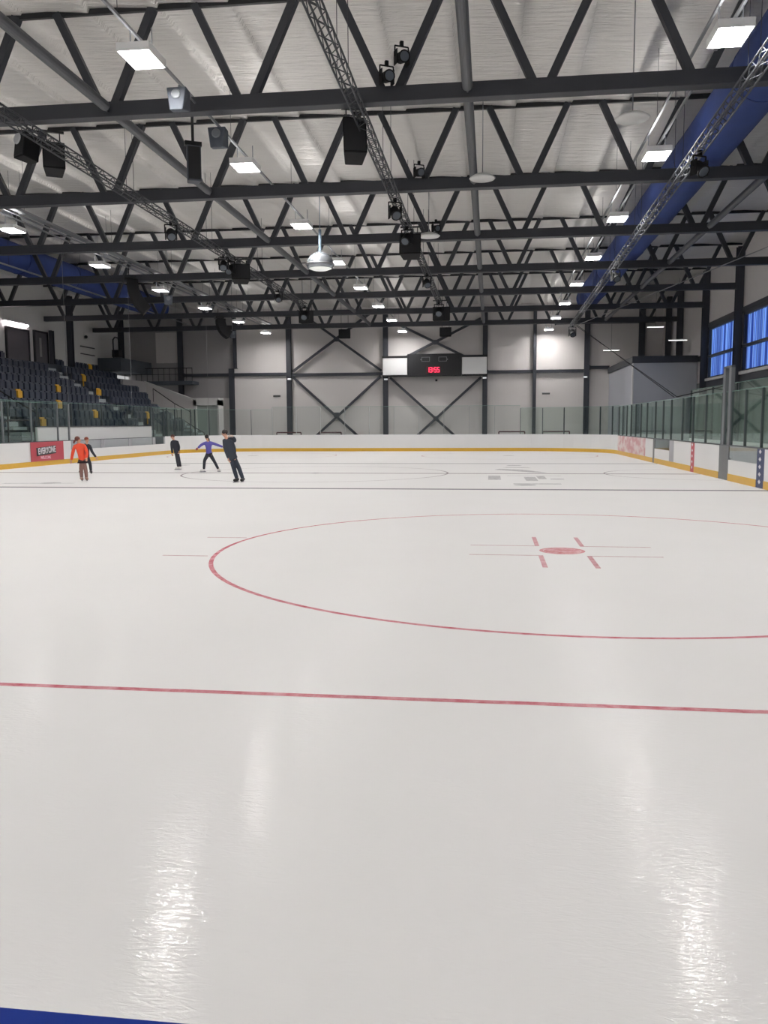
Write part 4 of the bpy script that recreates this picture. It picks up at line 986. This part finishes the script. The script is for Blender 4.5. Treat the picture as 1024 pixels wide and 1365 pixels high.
tights = mat('brown_tights', (140, 106, 98), .6, noise=.06, nscale=10); brown_h = mat('auburn_hair', (112, 62, 52), .6, noise=.15, nscale=20); dark_h = mat('dark_hair', (44, 36, 36), .5, noise=.15, nscale=20)
boot_w = mat('white_boot', (226, 224, 222), .4); boot_tan = mat('tan_boot', (176, 140, 124), .5); boot_b = mat('black_boot', (40, 38, 42), .4)
skater((-13.11, 12.88), dict(head=(-.12, 0, 1.235), neck=(-.10, 0, 1.12), pelvis=(-.02, 0, .64), shL=(-.225, 0, 1.06), shR=(.06, 0, 1.06), elL=(-.285, 0, .85), haL=(-.335, -.02, .62), elR=(.12, -.03, .86), haR=(.10, -.13, .68), knL=(-.07, -.01, .34), anL=(-.065, 0, .095), knR=(.06, -.01, .34), anR=(.075, 0, .095)),
       1.38, 'skater in bright orange jacket, dark skirt and brown tights, left of the photo', orange_j, tights, brown_h, boot_tan, face=(1, .25), pony=(-.13, .02, -.03), skirt=mat('black_skirt', (42, 28, 32), .7), legs_name='tights')
skater((-14.82, 16.35), dict(head=(.095, 0, 1.17), neck=(.09, 0, 1.05), pelvis=(.06, 0, .62), shL=(-.03, 0, .98), shR=(.19, 0, .97), elL=(-.06, 0, .78), haL=(-.03, -.05, .62), elR=(.25, -.02, .76), haR=(.38, -.03, .56), knL=(-.03, -.05, .34), anL=(-.16, .03, .10), knR=(.17, -.02, .35), anR=(.19, 0, .095)),
       1.29, 'skater in black with red hair, half hidden behind the orange jacket', char, char, mat('red_hair', (150, 76, 58), .6, noise=.1), boot_b, face=(.8, -.6))
skater((-12.52, 19.17), dict(head=(-.20, 0, 1.215), neck=(-.165, 0, 1.11), pelvis=(-.07, 0, .66), shL=(-.25, 0, 1.04), shR=(-.03, 0, 1.04), elL=(-.245, 0, .82), haL=(-.23, -.02, .60), elR=(.02, 0, .84), haR=(.0, -.06, .68), knL=(-.06, -.02, .37), anL=(-.03, 0, .10), knR=(.0, .02, .37), anR=(.05, .04, .10), toeL=(-.10, -.06, -.04), toeR=(-.05, -.1, -.04)),
       1.34, 'skater all in black with white skates by the left boards', char, char, mat('brown_hair', (96, 62, 54), .6, noise=.1), boot_w, face=(-.6, -.8))
skater((-10.81, 17.75), dict(head=(-.105, 0, 1.22), neck=(-.075, 0, 1.10), pelvis=(-.045, 0, .68), shL=(-.18, 0, 1.03), shR=(.065, 0, 1.03), elL=(-.32, 0, .95), haL=(-.43, -.03, .84), elR=(.26, 0, .95), haR=(.46, -.03, .88), knL=(-.205, -.05, .42), anL=(-.235, 0, .10), knR=(.12, -.05, .40), anR=(.265, 0, .10), toeL=(-.12, -.05, -.04), toeR=(.06, -.11, -.04)),
       1.32, 'skater in a blue-purple top with arms stretched out and legs apart', blue_j, char, dark_h, boot_w, top_name='top', gloves=mat('red_glove', (150, 48, 66), .6), face=(-.5, .85), pony=(.08, .03, -.06))
skater((-8.23, 12.50), dict(head=(-.315, 0, 1.415), neck=(-.27, 0, 1.29), pelvis=(-.14, 0, .80), shL=(-.345, -.02, 1.19), shR=(-.13, .03, 1.20), elL=(-.29, -.05, .93), haL=(-.215, -.08, .69), elR=(-.06, .04, .97), haR=(-.05, -.05, .75), knL=(-.085, -.02, .43), anL=(.0, 0, .10), knR=(.06, .04, .43), anR=(.17, .05, .10), toeL=(-.07, -.1, -.04), toeR=(-.04, -.11, -.04)),
       1.55, 'adult skater in a long dark coat with fur hood, leaning to the left', navy_coat, mat('navy_trousers', (50, 58, 72), .7, noise=.1, nscale=10), dark_h, boot_b, top_name='coat', face=(-1, -.1), hood=((-.14, .02, 1.27), mat('fur_trim', (206, 190, 180), .9, noise=.2, nscale=30)), coat=.42, blouse=1.12)
